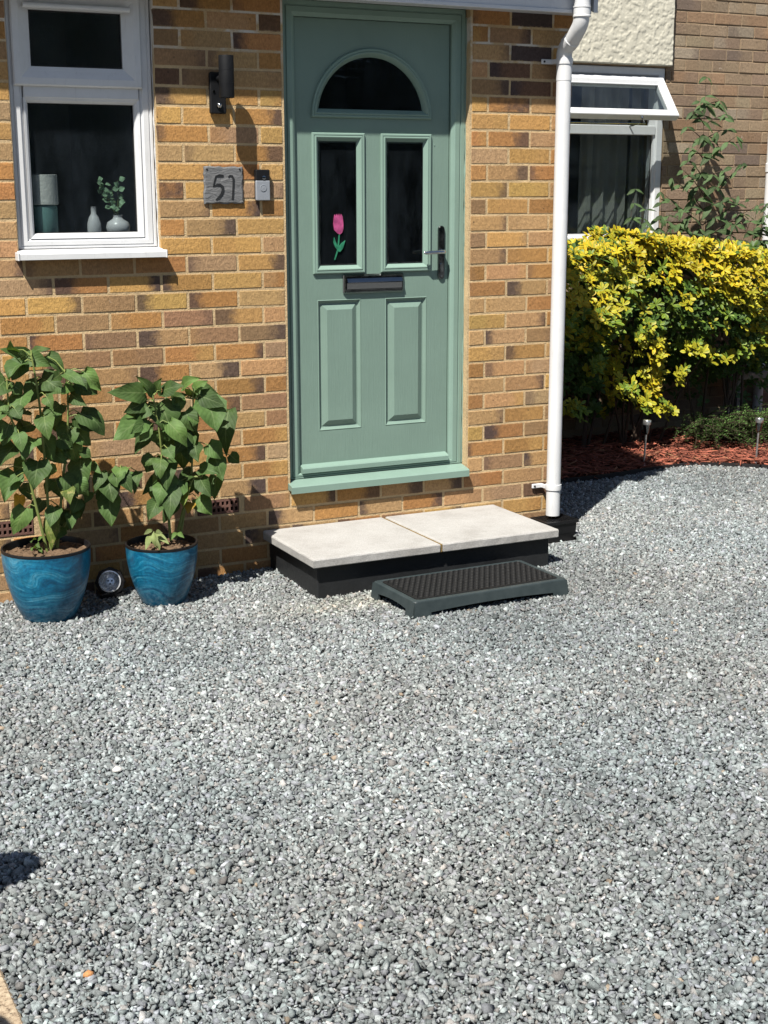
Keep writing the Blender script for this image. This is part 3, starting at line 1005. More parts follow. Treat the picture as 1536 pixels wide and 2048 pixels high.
# ---- air bricks
for (ax0, ax1, ac) in AIR:
    z = course_z(ac)
    ab = MB()
    W = ax1 - ax0 - .012; H = .062
    x0, z0 = ax0 + .006, z - H / 2
    nx = max(4, int(round(W / .0213)))
    hw = W / nx * .29
    zc = [z0 + H * .28, z0 + H * .72]
    hh_ = .0088
    ab.box(x0, x0 + W, -.001, .03, z0, zc[0] - hh_); ab.box(x0, x0 + W, -.001, .03, zc[0] + hh_, zc[1] - hh_); ab.box(x0, x0 + W, -.001, .03, zc[1] + hh_, z0 + H)
    for zz in zc:
        for i in range(nx + 1):
            xa = x0 + W * (i - .5) / nx + hw; xb = x0 + W * (i + .5) / nx - hw
            ab.box(max(xa, x0), min(xb, x0 + W), -.0008, .03, zz - hh_, zz + hh_)
    a_o = ab.build('airbrick', M['terracotta'], house)
    bk = MB(); bk.box(x0 + .001, x0 + W - .001, .031, .05, z0 + .001, z0 + H - .001); bk.build('dark_backing', M['void'], a_o)

# ---- front window
win = part_empty('window', house)
YF = .028
fr = MB()
rect_loft(fr, -1.139, -.564, 1.430, 2.455, [(0, .11), (0, YF + .004), (.004, YF), (.012, YF), (.014, YF + .004), (.017, YF + .004), (.019, YF), (.040, YF), (.044, YF + .006), (.052, YF + .010), (.055, YF + .045)], 0.75)
fr.box(-1.083, -.620, YF + .001, .09, 2.012, 2.062, .003)
frame_o = recalc(fr.build('frame', M['upvc'], win))
# fixed lower pane: glazing bead, gasket and glass
bd = MB()
rect_loft(bd, -1.085, -.618, 1.470, 2.014, [(0, YF + .030), (0, YF + .004), (.010, YF + .008), (.019, YF + .020), (.021, YF + .034)])
recalc(bd.build('glazing_bead', M['upvc'], win))
gk = MB()
rect_loft(gk, -1.0655, -.6375, 1.4895, 1.9945, [(0, YF + .030), (.003, YF + .030), (.003, YF + .05)])
recalc(gk.build('gasket', M['rubber'], win))
pn = MB(); pn.box(-1.0640, -.6390, YF + .036, YF + .042, 1.491, 1.993); pn.build('pane', M['glass'], win)
# top opening sash, proud of the frame
ts = MB()
rect_loft(ts, -1.121, -.606, 2.056, 2.415, [(0, YF + .02), (0, YF - .008), (.006, YF - .014), (.03, YF - .014), (.058, YF + .0), (.074, YF + .006), (.0765, YF + .03)])
recalc(ts.build('sash', M['upvc'], win))
tp = MB(); tp.box(-1.046, -.681, YF + .016, YF + .022, 2.130, 2.341); tp.build('pane', M['glass'], win)
tg = MB(); rect_loft(tg, -1.0445, -.6825, 2.1325, 2.3385, [(0, YF + .010), (.003, YF + .010), (.003, YF + .02)]); recalc(tg.build('gasket', M['rubber'], win))
vt = MB(); vt.tube([(-1.075, -.004, 2.352), (-.655, -.004, 2.352)], .0105, 10); vt.box(-1.075, -.655, -.002, YF - .0145, 2.343, 2.361, .003)
vt.build('trickle_vent', M['upvc'], win, smooth=50)
# sill with drip nose and end cap
sl = MB()
prof = [(.10, 1.428), (.02, 1.428), (-.045, 1.416), (-.050, 1.412), (-.050, 1.391), (-.044, 1.391), (-.042, 1.402), (.02, 1.410), (.10, 1.410)]
sl.loft([[(x, y, z) for y, z in prof] for x in (-1.150, -.556)], True, True, True)
sill_o = recalc(sl.build('sill', M['upvc'], win))
sc_ = MB(); sc_.box(-1.158, -1.1505, -.053, .0, 1.388, 1.420, .002); sc_.box(-.5555, -.548, -.053, .0, 1.388, 1.420, .002)
sc_.build('sill_end_cap', M['upvc'], win)
rs = random.Random(5)
for xs, sgn in ((-1.1425, 1), (-.5605, -1)):
    sea = MB()
    sea.tube([(xs + rs.uniform(-.0015, .0015), YF - .001 + rs.uniform(-.002, .002), z) for z in np.arange(1.40, 2.44, .03)], [.0035 + rs.uniform(-.0012, .0014) for _ in np.arange(1.40, 2.44, .03)], 6)
    sea.build('sealant', M['sealant'], win, smooth=60)
# inner window board
ib = MB(); ib.box(-1.30, -.43, .2405, .44, 1.452, 1.474, .003); ib.box(WIN[0] + .002, WIN[1] - .002, .115, .2404, 1.452, 1.474)
ib.build('window_board', M['upvc'], win)

# ---- front door
door = part_empty('door', house)
YD = .062
LX0, LX1, LZ0, LZ1 = .066, .826, .412, 2.3690
df = MB()
rect_loft(df, .003, .897, .388, 2.438, [(0, .13), (0, .044), (.004, .038), (.020, .038), (.022, .043), (.026, .043), (.028, .038), (.050, .038), (.060, .044), (.0665, .050), (.0665, .075)], 0.36)
recalc(df.build('door_frame', M['doorframe'], door))
PANES = [(.149, .401, 1.296, 1.899), (.481, .733, 1.296, 1.899)]
PANELS = [(.169, .382, .594, 1.181), (.504, .717, .594, 1.179)]
ARC_C, ARC_Z, ARC_R = .441, 1.963, .2925
def arch(d, y=None, n=28):
    r = ARC_R - d
    a0 = math.asin(min(.99, d / r))
    pts = []
    for i in range(n + 1):
        a = a0 + (math.pi - 2 * a0) * i / n
        pts.append((ARC_C + r * math.cos(a), ARC_Z + r * math.sin(a)))
    if y is None:
        return pts
    return [(x, y, z) for x, z in pts]
lf = MB()
holes = [rect(a + .02, b_ - .02, c_ + .02, d_ - .02) for a, b_, c_, d_ in PANES] + [rect(*q) for q in PANELS] + [arch(.02)]
vs, fs = face_with_holes(rect(LX0, LX1, LZ0, LZ1), holes, YD)
lf.add(vs, fs)
lf.loft([[(x, YD, z) for x, z in rect(LX0, LX1, LZ0, LZ1)], [(x, YD + .045, z) for x, z in rect(LX0, LX1, LZ0, LZ1)]])
for h in holes[:2] + holes[4:]:
    lf.loft([[(x, YD, z) for x, z in h], [(x, YD + .04, z) for x, z in h]])
leaf_o = lf.build('door_leaf', M['door'], door)
bkd = MB(); vs, fs = face_with_holes(rect(LX0, LX1, LZ0, LZ1), holes[:2] + holes[4:], YD + .045); bkd.add(vs, fs); bkd.build('door_back', M['door'], door)
for q in PANELS:
    pm = MB()
    rect_loft(pm, *q, [(0, YD), (.003, YD - .002), (.006, YD + .003), (.014, YD + .010), (.019, YD + .011), (.043, YD - .002), (.045, YD - .003)])
    a, b_, c_, d_ = q
    vs = [(x, YD - .003, z) for x, z in rect(a + .045, b_ - .045, c_ + .045, d_ - .045)]
    pm.add(vs, [(0, 1, 2, 3)])
    recalc(pm.build('raised_panel', M['door'], door))
MOULD = [(0, YD + .001), (0, YD - .008), (.003, YD - .012), (.009, YD - .0125), (.012, YD - .010), (.015, YD - .0135), (.019, YD - .0135), (.022, YD - .010), (.036, YD + .006), (.037, YD + .014)]
for q in PANES:
    mm = MB(); rect_loft(mm, *q, MOULD); recalc(mm.build('glazing_moulding', M['doorframe'], door))
    a, b_, c_, d_ = q
    gp = MB(); gp.box(a + .033, b_ - .033, YD + .010, YD + .016, c_ + .033, d_ - .033); gp.build('pane', M['glass_door'], door)
    gs = MB(); rect_loft(gs, a + .0375, b_ - .0375, c_ + .0375, d_ - .0375, [(0, YD + .003), (.0035, YD + .003), (.0035, YD + .0095)]); recalc(gs.build('gasket', M['chrome'], door))
am = MB(); am.loft([arch(d, y) for d, y in MOULD]); recalc(am.build('arch_moulding', M['doorframe'], door, smooth=35))
ap = MB(); ap.loft([arch(.033, YD + .010), arch(.033, YD + .016)], True, True, True); recalc(ap.build('arch_pane', M['glass_arch'], door))
# weather bar at the foot of the leaf
wb = MB()
prof = [(YD, .447), (.030, .437), (.026, .432), (.026, .412), (.031, .410), (YD, .420)]
wb.loft([[(x, y, z) for y, z in prof] for x in (.072, .820)], True, True, True)
recalc(wb.build('weather_bar', M['doorframe'], door))
# cill below the frame
cs = MB()
prof = [(.13, .388), (.036, .386), (-.036, .372), (-.041, .367), (-.041, .338), (-.034, .338), (-.033, .350), (.02, .352), (.13, .352)]
cs.loft([[(x, y, z) for y, z in prof] for x in (-.010, .896)], True, True, True)
recalc(cs.build('threshold', M['doorframe'], door))
# letterbox: frame, flap
lb = MB(); lb.box(.292, .594, YD - .011, YD, 1.206, 1.290, .004); lbo = lb.build('letterbox', M['chrome_dark'], door)
lb2 = MB(); rect_loft(lb2, .296, .590, 1.210, 1.286, [(0, YD - .0112), (.003, YD - .0155), (.006, YD - .0155), (.008, YD - .0118)]); recalc(lb2.build('letterbox_rim', M['chrome_dark'], door))
lb3 = MB()
prof = [(YD - .0118, 1.276), (YD - .020, 1.272), (YD - .026, 1.262), (YD - .0285, 1.255), (YD - .0205, 1.250), (YD - .0195, 1.225), (YD - .0125, 1.222)]
lb3.loft([[(x, y, z) for y, z in prof] for x in (.306, .580)], True, True, True)
recalc(lb3.build('letterbox_flap', M['chrome_dark'], door, smooth=30))
# handle: long rounded backplate, lever, key cylinder
hb = MB()
def stadium(cx, z0, z1, r, y):
    pts = []
    for i in range(9): a = math.pi * i / 8; pts.append((cx + r * math.cos(a), y, z1 - r + r * math.sin(a)))
    for i in range(9): a = math.pi + math.pi * i / 8; pts.append((cx + r * math.cos(a), y, z0 + r + r * math.sin(a)))
    return pts
HX = .789
hb.loft([stadium(HX, 1.255, 1.497, .0165, YD), stadium(HX, 1.255, 1.497, .0165, YD - .007), stadium(HX, 1.257, 1.495, .0145, YD - .010)], True, False, True)
recalc(hb.build('handle_plate', M['chrome_dark'], door, smooth=35))
lv = MB(); lv.tube([(HX, YD - .009, 1.381), (HX, YD - .035, 1.381), (HX - .006, YD - .044, 1.381), (HX - .02, YD - .046, 1.381), (HX - .10, YD - .046, 1.378), (HX - .108, YD - .042, 1.378)], [.011, .010, .0095, .009, .0085, .006], 12)
lv.build('handle', M['chrome'], door, smooth=50)
kc = MB(); kc.loft([stadium(HX, 1.288, 1.330, .0085, YD - .0101), stadium(HX, 1.288, 1.330, .0085, YD - .0125)], True, False, True)
kc.tube([(HX, YD - .0126, 1.321), (HX, YD - .0155, 1.321)], .008, 14)
recalc(kc.build('key_cylinder', M['chrome'], door, smooth=40))
sc2 = MB(); sc2.tube([(HX, YD - .0102, 1.270), (HX, YD - .013, 1.270)], .0045, 10); sc2.build('screw', M['chrome'], door)
dn = MB(); dn.tube([(.752, YD, 1.853), (.752, YD - .002, 1.853)], .003, 8); dn.build('cover_cap', M['doorframe'], door)
for xs in (.0015, .8985):
    ds = MB()
    ds.tube([(xs + rs.uniform(-.001, .0015), .040 + rs.uniform(-.002, .002), z) for z in np.arange(.39, 2.43, .03)], [.0035 + rs.uniform(-.001, .0016) for _ in np.arange(.39, 2.43, .03)], 6)
    ds.build('sealant', M['doorframe'], door, smooth=60)

# ================================================================== NEIGHBOUR WALL
nb = thing('neighbour_house', 'brown speckled brick house wall with cream roughcast panel and white window', 'house')
NY = 2.10
NW = (2.20, 3.570, 1.290, 2.425)     # window opening
nw = MB()
nw.box(1.46, NW[0], NY + .005, NY + .25, -.1, 4.2)
nw.box(NW[0], NW[1], NY + .004, NY + .25, -.1, NW[2])
nw.box(NW[0], NW[1], NY + .004, NY + .25, NW[3], 4.2)
nw.box(NW[1], 7.0, NY + .004, NY + .25, -.1, 4.2)
nwo = nw.build('wall', M['mortar2'], nb)
TONES2 = [(0.30, 0.217, 0.142), (0.325, 0.24, 0.155), (0.25, 0.178, 0.122), (0.345, 0.27, 0.175), (0.28, 0.198, 0.138), (0.195, 0.145, 0.112), (0.31, 0.20, 0.122), (0.345, 0.28, 0.205)]
extra = MB()
zt0 = None
for c in range(0, 56):
    z = 4.1 - .0752 * c
    if z < .05: break
    off = .1125 if c % 2 else 0.0
    x = 1.47 + off - .225
    while x < 6.9:
        x0, x1 = max(x, 1.462), x + .225
        x += .225
        if x1 - x0 < .03: continue
        if z + .03 > NW[2] and z - .03 < NW[3]:
            if x0 < NW[1] and x1 > NW[0]:
                if x1 > NW[1] + .02: x0 = NW[1] - .004
                elif x0 < NW[0] - .02: x1 = NW[0] + .004
                else: continue
        vis = 3.4 < (x0 + x1) / 2 < 4.75 and 1.1 < z < 3.05
        if vis and not (x1 < 3.58 and z > NW[3]):
            L = x1 - x0 - .008
            o = bpy.data.objects.new('brick', brick_mesh(L, M['brick2'], h=.067, variant=random.randrange(3)))
            COL.objects.link(o); o.parent = nwo
            o.location = ((x0 + x1) / 2, NY + random.uniform(-.002, .002), z + random.uniform(-.001, .001))
            o.rotation_euler = (random.uniform(-.006, .006), random.uniform(-.006, .006), random.uniform(-.005, .005))
            a = random.choice(TONES2); j = random.uniform(.72, .97)
            o['tone_main'] = tuple(v * j for v in a); o['tone_end'] = tuple(v * .8 for v in random.choice(TONES2)); o['end_side'] = (random.choice((-1.0, 1.0)), random.uniform(.4, 1.1), random.uniform(.2, .8))
        elif not (x1 < 3.58 and z > NW[3]):
            extra.box(x0 + .004, x1 - .004, NY, NY + .1, z - .0335, z + .0335, .002)
eo = extra.build('brick_courses', M['brick_join'], nwo); eo['kind'] = 'stuff'
brick_tones(eo, TONES2, .82)

# roughcast panel with real relief
def relief(nx, nz, amp, seed):
    r = np.random.RandomState(seed)
    h = np.zeros((nz, nx))
    for k, wgt in ((1, .35), (2, .8), (3, .7)):
        a = r.normal(size=(nz + 40, nx + 40))
        ker = np.exp(-(np.arange(-12, 13) ** 2) / (2 * (k * 1.0) ** 2)); ker /= ker.sum()
        a = np.apply_along_axis(lambda m: np.convolve(m, ker, 'same'), 0, a)
        a = np.apply_along_axis(lambda m: np.convolve(m, ker, 'same'), 1, a)
        a = a[20:20 + nz, 20:20 + nx]
        h += wgt * a / a.std()
    h = np.tanh(h * .9)
    return h * amp
RX0, RX1, RZ0, RZ1 = 2.30, 3.590, 2.432, 3.15
nx, nz = 330, 184
hh = relief(nx, nz, .0019, 3)
gx, gz = np.meshgrid(np.linspace(RX0, RX1, nx), np.linspace(RZ0, RZ1, nz))
gy = NY - .040 + hh
gy[0, :] = NY - .028; gy[:, -1] = NY - .028
sz_ = np.stack([gx, gy, gz], -1).reshape(-1, 3)
idx = np.arange(nx * nz).reshape(nz, nx)
q = np.stack([idx[:-1, :-1], idx[:-1, 1:], idx[1:, 1:], idx[1:, :-1]], -1).reshape(-1, 4)
np_mesh('render_panel', sz_, q, M['render'], nb, None, True)
bb = MB(); bb.box(RX0, RX1 - .001, NY - .0275, NY + .003, RZ0 + .001, RZ1); bb.build('render_backing', M['render'], nb)

nwin = part_empty('window', nb)
f2 = MB()
rect_loft(f2, NW[0] + .004, NW[1] - .003, NW[2] + .012, NW[3] - .003, [(0, NY + .12), (0, NY + .014), (.004, NY + .010), (.045, NY + .010), (.055, NY + .022), (.066, NY + .024), (.066, NY + .09)])
f2.box(NW[0] + .06, NW[1] - .06, NY + .011, NY + .09, 1.998, 2.058, .004)
recalc(f2.build('frame', M['upvc'], nwin))
p2 = MB(); p2.box(NW[0] + .066, NW[1] - .066, NY + .05, NY + .056, NW[2] + .075, 2.0); p2.build('pane', M['glass'], nwin)
gk2 = MB(); rect_loft(gk2, NW[0] + .0665, NW[1] - .0665, NW[2] + .0785, 1.9975, [(0, NY + .040), (.004, NY + .040), (.004, NY + .05)]); recalc(gk2.build('gasket', M['rubber'], nwin))
s2 = MB(); s2.box(NW[0] - .03, NW[1] + .03, NY - .06, NY + .1, NW[2] - .03, NW[2] + .012, .004); s2.build('sill', M['upvc'], nwin)
# top-hung vent, open at the foot
sa = MB()
SW = (2.30, 3.545); SH = .315
rect_loft(sa, SW[0], SW[1], -SH, 0, [(0, .05), (0, .004), (.004, 0), (.030, 0), (.050, .012), (.056, .014), (.056, .05), (0, .05)])
sash2 = recalc(sa.build('sash', M['upvc'], nwin))
ang = math.atan2(.20, .262)
sash2.location = (0, NY - .002, 2.365); sash2.rotation_euler = (-ang, 0, 0)
sp = MB(); sp.box(SW[0] + .056, SW[1] - .056, .022, .028, -SH + .056, -.056); spo = sp.build('sash_pane', M['glass'], nwin)
spo.location = sash2.location; spo.rotation_euler = sash2.rotation_euler
st_ = MB(); st_.tube([(3.30, NY + .01, 2.05), (3.33, NY - .10, 2.075), (3.25, NY - .19, 2.10)], .005, 6); st_.tube([(3.36, NY - .08, 2.066), (2.6, NY - .06, 2.064)], .005, 6)
st_.build('window_stay', M['chrome'], nwin)
# room behind with curtains
r2 = MB()
r2.box(1.6, 1.7, NY + .251, NY + 2.4, .9, 2.9); r2.box(4.3, 4.4, NY + .251, NY + 2.4, .9, 2.9)
r2.box(1.701, 4.299, NY + 2.3, NY + 2.4, .9, 2.9); r2.box(1.701, 4.299, NY + .251, NY + 2.299, .9, 1.0); r2.box(1.701, 4.299, NY + .251, NY + 2.299, 2.8, 2.9)
r2.build('inner_wall', M['dark_room'], nb)
for (cx0, cx1, sd) in ((3.05, 3.40, 1), (3.46, 3.68, 2)):
    cu = MB(); lo, hi = [], []
    for x in np.linspace(cx0, cx1, 40):
        y = NY + .20 + .022 * math.sin((x - cx0) * 62 + sd) + .008 * math.sin(x * 140)
        lo.append((x, y, 1.15)); hi.append((x + .01, y - .004, 2.6))
    cu.loft([lo, hi, [(x, y + .003, z) for x, y, z in hi], [(x, y + .003, z) for x, y, z in lo]], close=False)
    recalc(cu.build('curtain', M['curtain'], nwin, smooth=60))

# ================================================================== THINGS ON THE WALL
# ---- up and down wall lamp with sensor
wl = thing('wall_lamp', 'black cylinder wall lamp with motion sensor between window and door', 'lamp', (-.300, 0, 2.047))
m = MB(); m.box(-.034, .034, -.024, -.002, -.083, .081, .004); m.build('back_plate', M['black_metal'], wl)
m = MB(); m.tube([(.002, -.023, .055), (.006, -.085, .055)], .012, 12); m.build('bracket', M['black_metal'], wl, smooth=40)
m = MB(); m.lathe([(.0265, -.024), (.030, -.0245), (.0305, -.022), (.0305, .138), (.030, .140), (.0265, .1395), (.0265, .125)], (.006, -.108, 0), 36, False, True)
m.build('lamp_tube', M['black_metal'], wl, smooth=35)
for zz in (.034, .084):
    m = MB(); m.lathe([(.0304, -.0007), (.0309, -.0005), (.0309, .0005), (.0304, .0007)], (.006, -.108, zz), 36, False, False); m.build('tube_ring', M['black_plastic'], wl)
m = MB(); m.lathe([(.026, 0), (.026, .004)], (.006, -.108, -.0215), 30, True, True); m.build('lens', M['led'], wl)
m = MB(); m.tube([(.002, -.0235, -.050), (.002, -.030, -.050)], .0125, 18); m.tube([(.002, -.030, -.050), (.002, -.036, -.050), (.002, -.0395, -.050)], [.0105, .008, .003], 16)
m.build('motion_sensor', M['chrome'], wl, smooth=50)
m = MB(); m.tube([(-.02, -.0235, .005), (-.02, -.028, .005)], .005, 10); m.build('screw', M['chrome'], wl)

# ---- slate house number
pq = thing('house_number_plaque', 'square riven slate plaque with carved number 51 beside the doorbell', 'plaque', (-.282, -.001, 1.678))
m = MB()
r5 = random.Random(3)
ring = []
for i in range(40):
    t = i / 40 * 4
    s_ = int(t); f_ = t - s_
    w_, h_ = .086, .075
    cor = [(-w_, -h_), (w_, -h_), (w_, h_), (-w_, h_)]
    a, b_ = cor[s_], cor[(s_ + 1) % 4]
    j = r5.uniform(-.0028, .0028)
    ring.append((a[0] + (b_[0] - a[0]) * f_ + (j if s_ % 2 else 0), a[1] + (b_[1] - a[1]) * f_ + (0 if s_ % 2 else j)))
inner = [(x * .93 + r5.uniform(-.002, .002), z * .93 + r5.uniform(-.002, .002)) for x, z in ring]
m.loft([[(x, -.001, z) for x, z in ring], [(x, -.006, z) for x, z in ring], [(x, -.010, z) for x, z in inner]], True, False, True)
recalc(m.build('slate', M['slate'], pq))
def stroke(name, pts, wid, y):
    mb = MB(); L0, L1 = [], []
    P = [Vector((x, 0, z)) for x, z in pts]
    for i, q_ in enumerate(P):
        d = (P[min(i + 1, len(P) - 1)] - P[max(i - 1, 0)]).normalized()
        nn = Vector((-d.z, 0, d.x)) * (wid[i] if isinstance(wid, list) else wid)
        L0.append(q_ + nn); L1.append(q_ - nn)
    mb.loft([[(p_.x, y + .0022, p_.z) for p_ in L0], [(p_.x, y, p_.z) for p_ in L0], [(p_.x, y, p_.z) for p_ in L1], [(p_.x, y + .0022, p_.z) for p_ in L1]], close=False)
    return mb
def uv_(x, y): return ((x - 1183) / 105 * .086, -(y - 980) / 98 * .075)
five = [uv_(*q_) for q_ in ((1182, 930), (1160, 929), (1142, 934), (1133, 962), (1127, 986), (1144, 979), (1163, 979), (1176, 990), (1178, 1008), (1170, 1028), (1156, 1045), (1138, 1058))]
one = [uv_(*q_) for q_ in ((1208, 938), (1216, 930), (1228, 932), (1236, 946), (1235, 980), (1232, 1020), (1229, 1056))]
digits = []
for nm, pts, wd in (('digit_five', five, [.004, .0055, .0035, .003, .0028, .004, .0055, .006, .0062, .0058, .005, .0025]), ('digit_one', one, [.002, .003, .0045, .0048, .0042, .0042, .0044])):
    o = recalc(stroke(nm, pts, wd, -.0122).build(nm, M['black_paint'], pq))
for sx in (-.072, .072):
    m = MB(); m.tube([(sx, -.0098, .064), (sx, -.0125, .064)], .0035, 10); m.build('screw', M['black_metal'], pq)

# ---- video doorbell
bl = thing('video_doorbell', 'black and silver video doorbell beside the green door frame', 'doorbell', (-.112, -.001, 1.678))
m = MB(); m.box(-.031, .031, -.010, 0, -.063, .063, .003); m.build('back_plate', M['black_plastic'], bl)
m = MB(); m.box(-.0315, .0315, -.026, -.0105, .0195, .0635, .003); m.build('camera_cover', M['black_plastic'], bl)
m = MB(); m.box(-.0315, .0315, -.026, -.0105, -.0635, .019, .003); m.build('face_plate', M['silver'], bl)
m = MB(); m.lathe([(.0145, 0), (.0145, .0015), (.012, .002), (.0118, .001), (.0095, .001), (0.001, .0018)], (0, 0, 0), 28, False, True)
bt_ = m.build('button', M['silver'], bl, smooth=40); bt_.location = (0, -.0262, -.012); bt_.rotation_euler = (math.pi / 2, 0, 0)
m = MB(); m.lathe([(.0085, 0), (.0085, .001), (.006, .0018), (.002, .0022)], (0, 0, 0), 20, False, True)
cl = m.build('camera_lens', M['chrome_dark'], bl, smooth=60); cl.location = (0.004, -.0262, .030); cl.rotation_euler = (math.pi / 2, 0, 0)

# ---- tulip ornament on the left door pane
tu = thing('tulip_ornament', 'pink tulip with green stem stuck on left pane of the door', 'ornament', (.270, YD + .0085, 1.355))
def flat_shape(name, pts, mat, th=.003, y=0.0):
    mb = MB(); mb.loft([[(x, y, z) for x, z in pts], [(x, y - th, z) for x, z in pts]], True, True, True)
    return recalc(mb.build(name, mat, tu))
flat_shape('flower', [(.002, .115), (.014, .110), (.025, .118), (.031, .135), (.031, .160), (.027, .188), (.021, .198), (.016, .186), (.011, .199), (.006, .187), (.000, .199), (-.006, .186), (-.010, .197), (-.014, .180), (-.017, .155), (-.013, .130)], M['tulip'], .0045)
flat_shape('stem', [(-.014, .000), (-.009, .000), (.004, .035), (.011, .075), (.014, .112), (.009, .112), (.005, .076), (-.001, .038)], M['tulip_leaf'], .003, -.0005)
flat_shape('leaf', [(-.001, .038), (.014, .034), (.028, .050), (.040, .084), (.022, .072), (.006, .056)], M['tulip_leaf'], .004, -.0012)
flat_shape('leaf', [(.003, .040), (-.010, .055), (-.018, .075), (-.014, .098), (-.008, .080), (.002, .060)], M['tulip_leaf'], .004, -.0016)

# ---- rainwater downpipe
dp = thing('downpipe', 'white plastic downpipe with swan neck at the corner of the house', 'pipe', (1.352, -.066, 0))
m = MB(); m.tube([(0, 0, .108), (0, 0, 2.205)], .034, 28); m.build('pipe', M['pipe'], dp, smooth=50)
neck = [(0, 0, 2.14), (0, 0, 2.235)]
for i in range(7):
    a = math.radians(62) * i / 6
    neck.append((-.002, -.035 * (1 - math.cos(a)) * 1.6, 2.245 + .055 * math.sin(a)))
neck2 = []
x0_, y0_, z0_ = neck[-1]
neck += [(-.003, y0_ - .05, z0_ + .03)]
for i in range(1, 7):
    a = math.radians(62) * (1 - i / 6)
    neck.append((-.004, -.137 + .06 * (1 - math.cos(a)), 2.415 - .075 * math.sin(a)))
neck.append((-.004, -.137, 2.46))
m = MB(); m.tube(neck, [.0352] * len(neck), 28); m.build('swan_neck', M['pipe'], dp, smooth=60)
m = MB(); m.tube([(-.004, -.137, 2.395), (-.004, -.137, 2.78)], .0335, 28); m.build('upper_pipe', M['pipe'], dp, smooth=50)
for (x_, y_, zz, hgt) in ((-.004, -.137, 2.425, .045),):
    m = MB(); m.lathe([(.034, -hgt / 2), (.0395, -hgt / 2), (.0395, -hgt / 2 + .006), (.0375, -hgt / 2 + .008), (.0375, hgt / 2 - .008), (.0395, hgt / 2 - .006), (.0395, hgt / 2), (.034, hgt / 2)], (x_, y_, zz), 30, False, False)
    m.build('collar', M['pipe'], dp, smooth=30)
i_mid = len(neck) // 2
c0 = Vector(neck[i_mid - 1]); c1 = Vector(neck[i_mid + 1]); cd = (c1 - c0).normalized(); cm = (c0 + c1) / 2
m = MB(); m.tube([cm - cd * .02, cm - cd * .02, cm - cd * .014, cm + cd * .014, cm + cd * .014 + cd * .004], [.0352, .039, .0385, .0385, .0354], 28, False); m.build('collar', M['pipe'], dp, smooth=30)
for zz in (2.225, .248):
    m = MB(); m.lathe([(.034, -.014), (.0385, -.013), (.0392, 0), (.0385, .013), (.034, .014)], (0, 0, zz), 30, False, False)
    ck = m.build('pipe_clip', M['pipe'], dp, smooth=50)
    a_ = MB(); a_.box(-.088, -.030, .050, .060, zz - .011, zz + .011, .003); a_.box(-.036, -.028, .0, .055, zz - .010, zz + .010, .002); a_.build('clip_arm', M['pipe'], ck)
    s__ = MB(); s__.tube([(-.075, .0498, zz), (-.075, .047, zz)], .005, 10); s__.build('screw', M['black_plastic'], ck)

# ---- gully hopper under the downpipe
gu = thing('drain_gully', 'black plastic drain gully with grid below the white downpipe', 'drain', (1.353, -.080, 0), .04)
gu.scale = (.78, .70, 1.0)
m = MB()
m.loft([[(-.095, -.085, -.03), (.095, -.085, -.03), (.095, .09, -.03), (-.095, .09, -.03)], [(-.105, -.10, .078), (.105, -.10, .078), (.105, .10, .078), (-.105, .10, .078)], [(-.118, -.108, .08), (.118, -.108, .08), (.118, .103, .08), (-.118, .103, .08)], [(-.118, -.108, .094), (.118, -.108, .094), (.118, .103, .094), (-.118, .103, .094)], [(-.108, -.098, .094), (.108, -.098, .094), (.108, .095, .094), (-.108, .095, .094)], [(-.105, -.095, .03), (.105, -.095, .03), (.105, .092, .03), (-.105, .092, .03)]], True, False, True)
recalc(m.build('hopper', M['black_plastic'], gu))
for i in range(9):
    xx = -.096 + i * .024
    m = MB(); m.box(xx - .0022, xx + .0022, -.0975, .0945, .083, .0935); m.build('grid_bar', M['black_plastic'], gu)
for i in range(8):
    yy = -.084 + i * .024
    m = MB(); m.box(-.1075, .1075, yy - .0022, yy + .0022, .082, .0925); m.build('grid_bar', M['black_plastic'], gu)

# ================================================================== STEPS
cs_ = thing('concrete_step', 'two pale concrete flags on a black painted base below the door', 'step', (.46, 0, 0))
m = MB(); m.box(-.565, .572, -.530, -.002, -.03, .1365, .004); m.build('base', M['black_paint'], cs_)
def flag(x0, x1, seed):
    mb = MB(); r_ = random.Random(seed)
    n_ = 16
    def loop(ins, z, jit):
        pts = []
        xa, xb, ya, yb = x0 + ins, x1 - ins, -.566 + ins, -.004
        for i in range(n_): pts.append((xa + (xb - xa) * i / n_ , ya + r_.uniform(-jit, jit), z + r_.uniform(-jit, jit) * .4))
        for i in range(n_): pts.append((xb + r_.uniform(-jit, jit), ya + (yb - ya) * i / n_, z + r_.uniform(-jit, jit) * .4))
        for i in range(n_): pts.append((xb - (xb - xa) * i / n_, yb, z))
        for i in range(n_): pts.append((xa + r_.uniform(-jit, jit), yb - (yb - ya) * i / n_, z + r_.uniform(-jit, jit) * .4))
        return pts
    mb.loft([loop(.004, .138, .0), loop(.001, .142, .0006), loop(.0, .171, .0008), loop(.003, .1762, .0006), loop(.009, .178, .0)], True, True, True)
    return mb
recalc(flag(-.598, -.004, 1).build('flagstone', M['slab'], cs_))
recalc(flag(.010, .598, 2).build('flagstone', M['slab'], cs_))
m = MB(); m.box(-.0035, .0095, -.560, -.006, .1385, .173, .001); m.build('joint_fill', M['joint'], cs_)

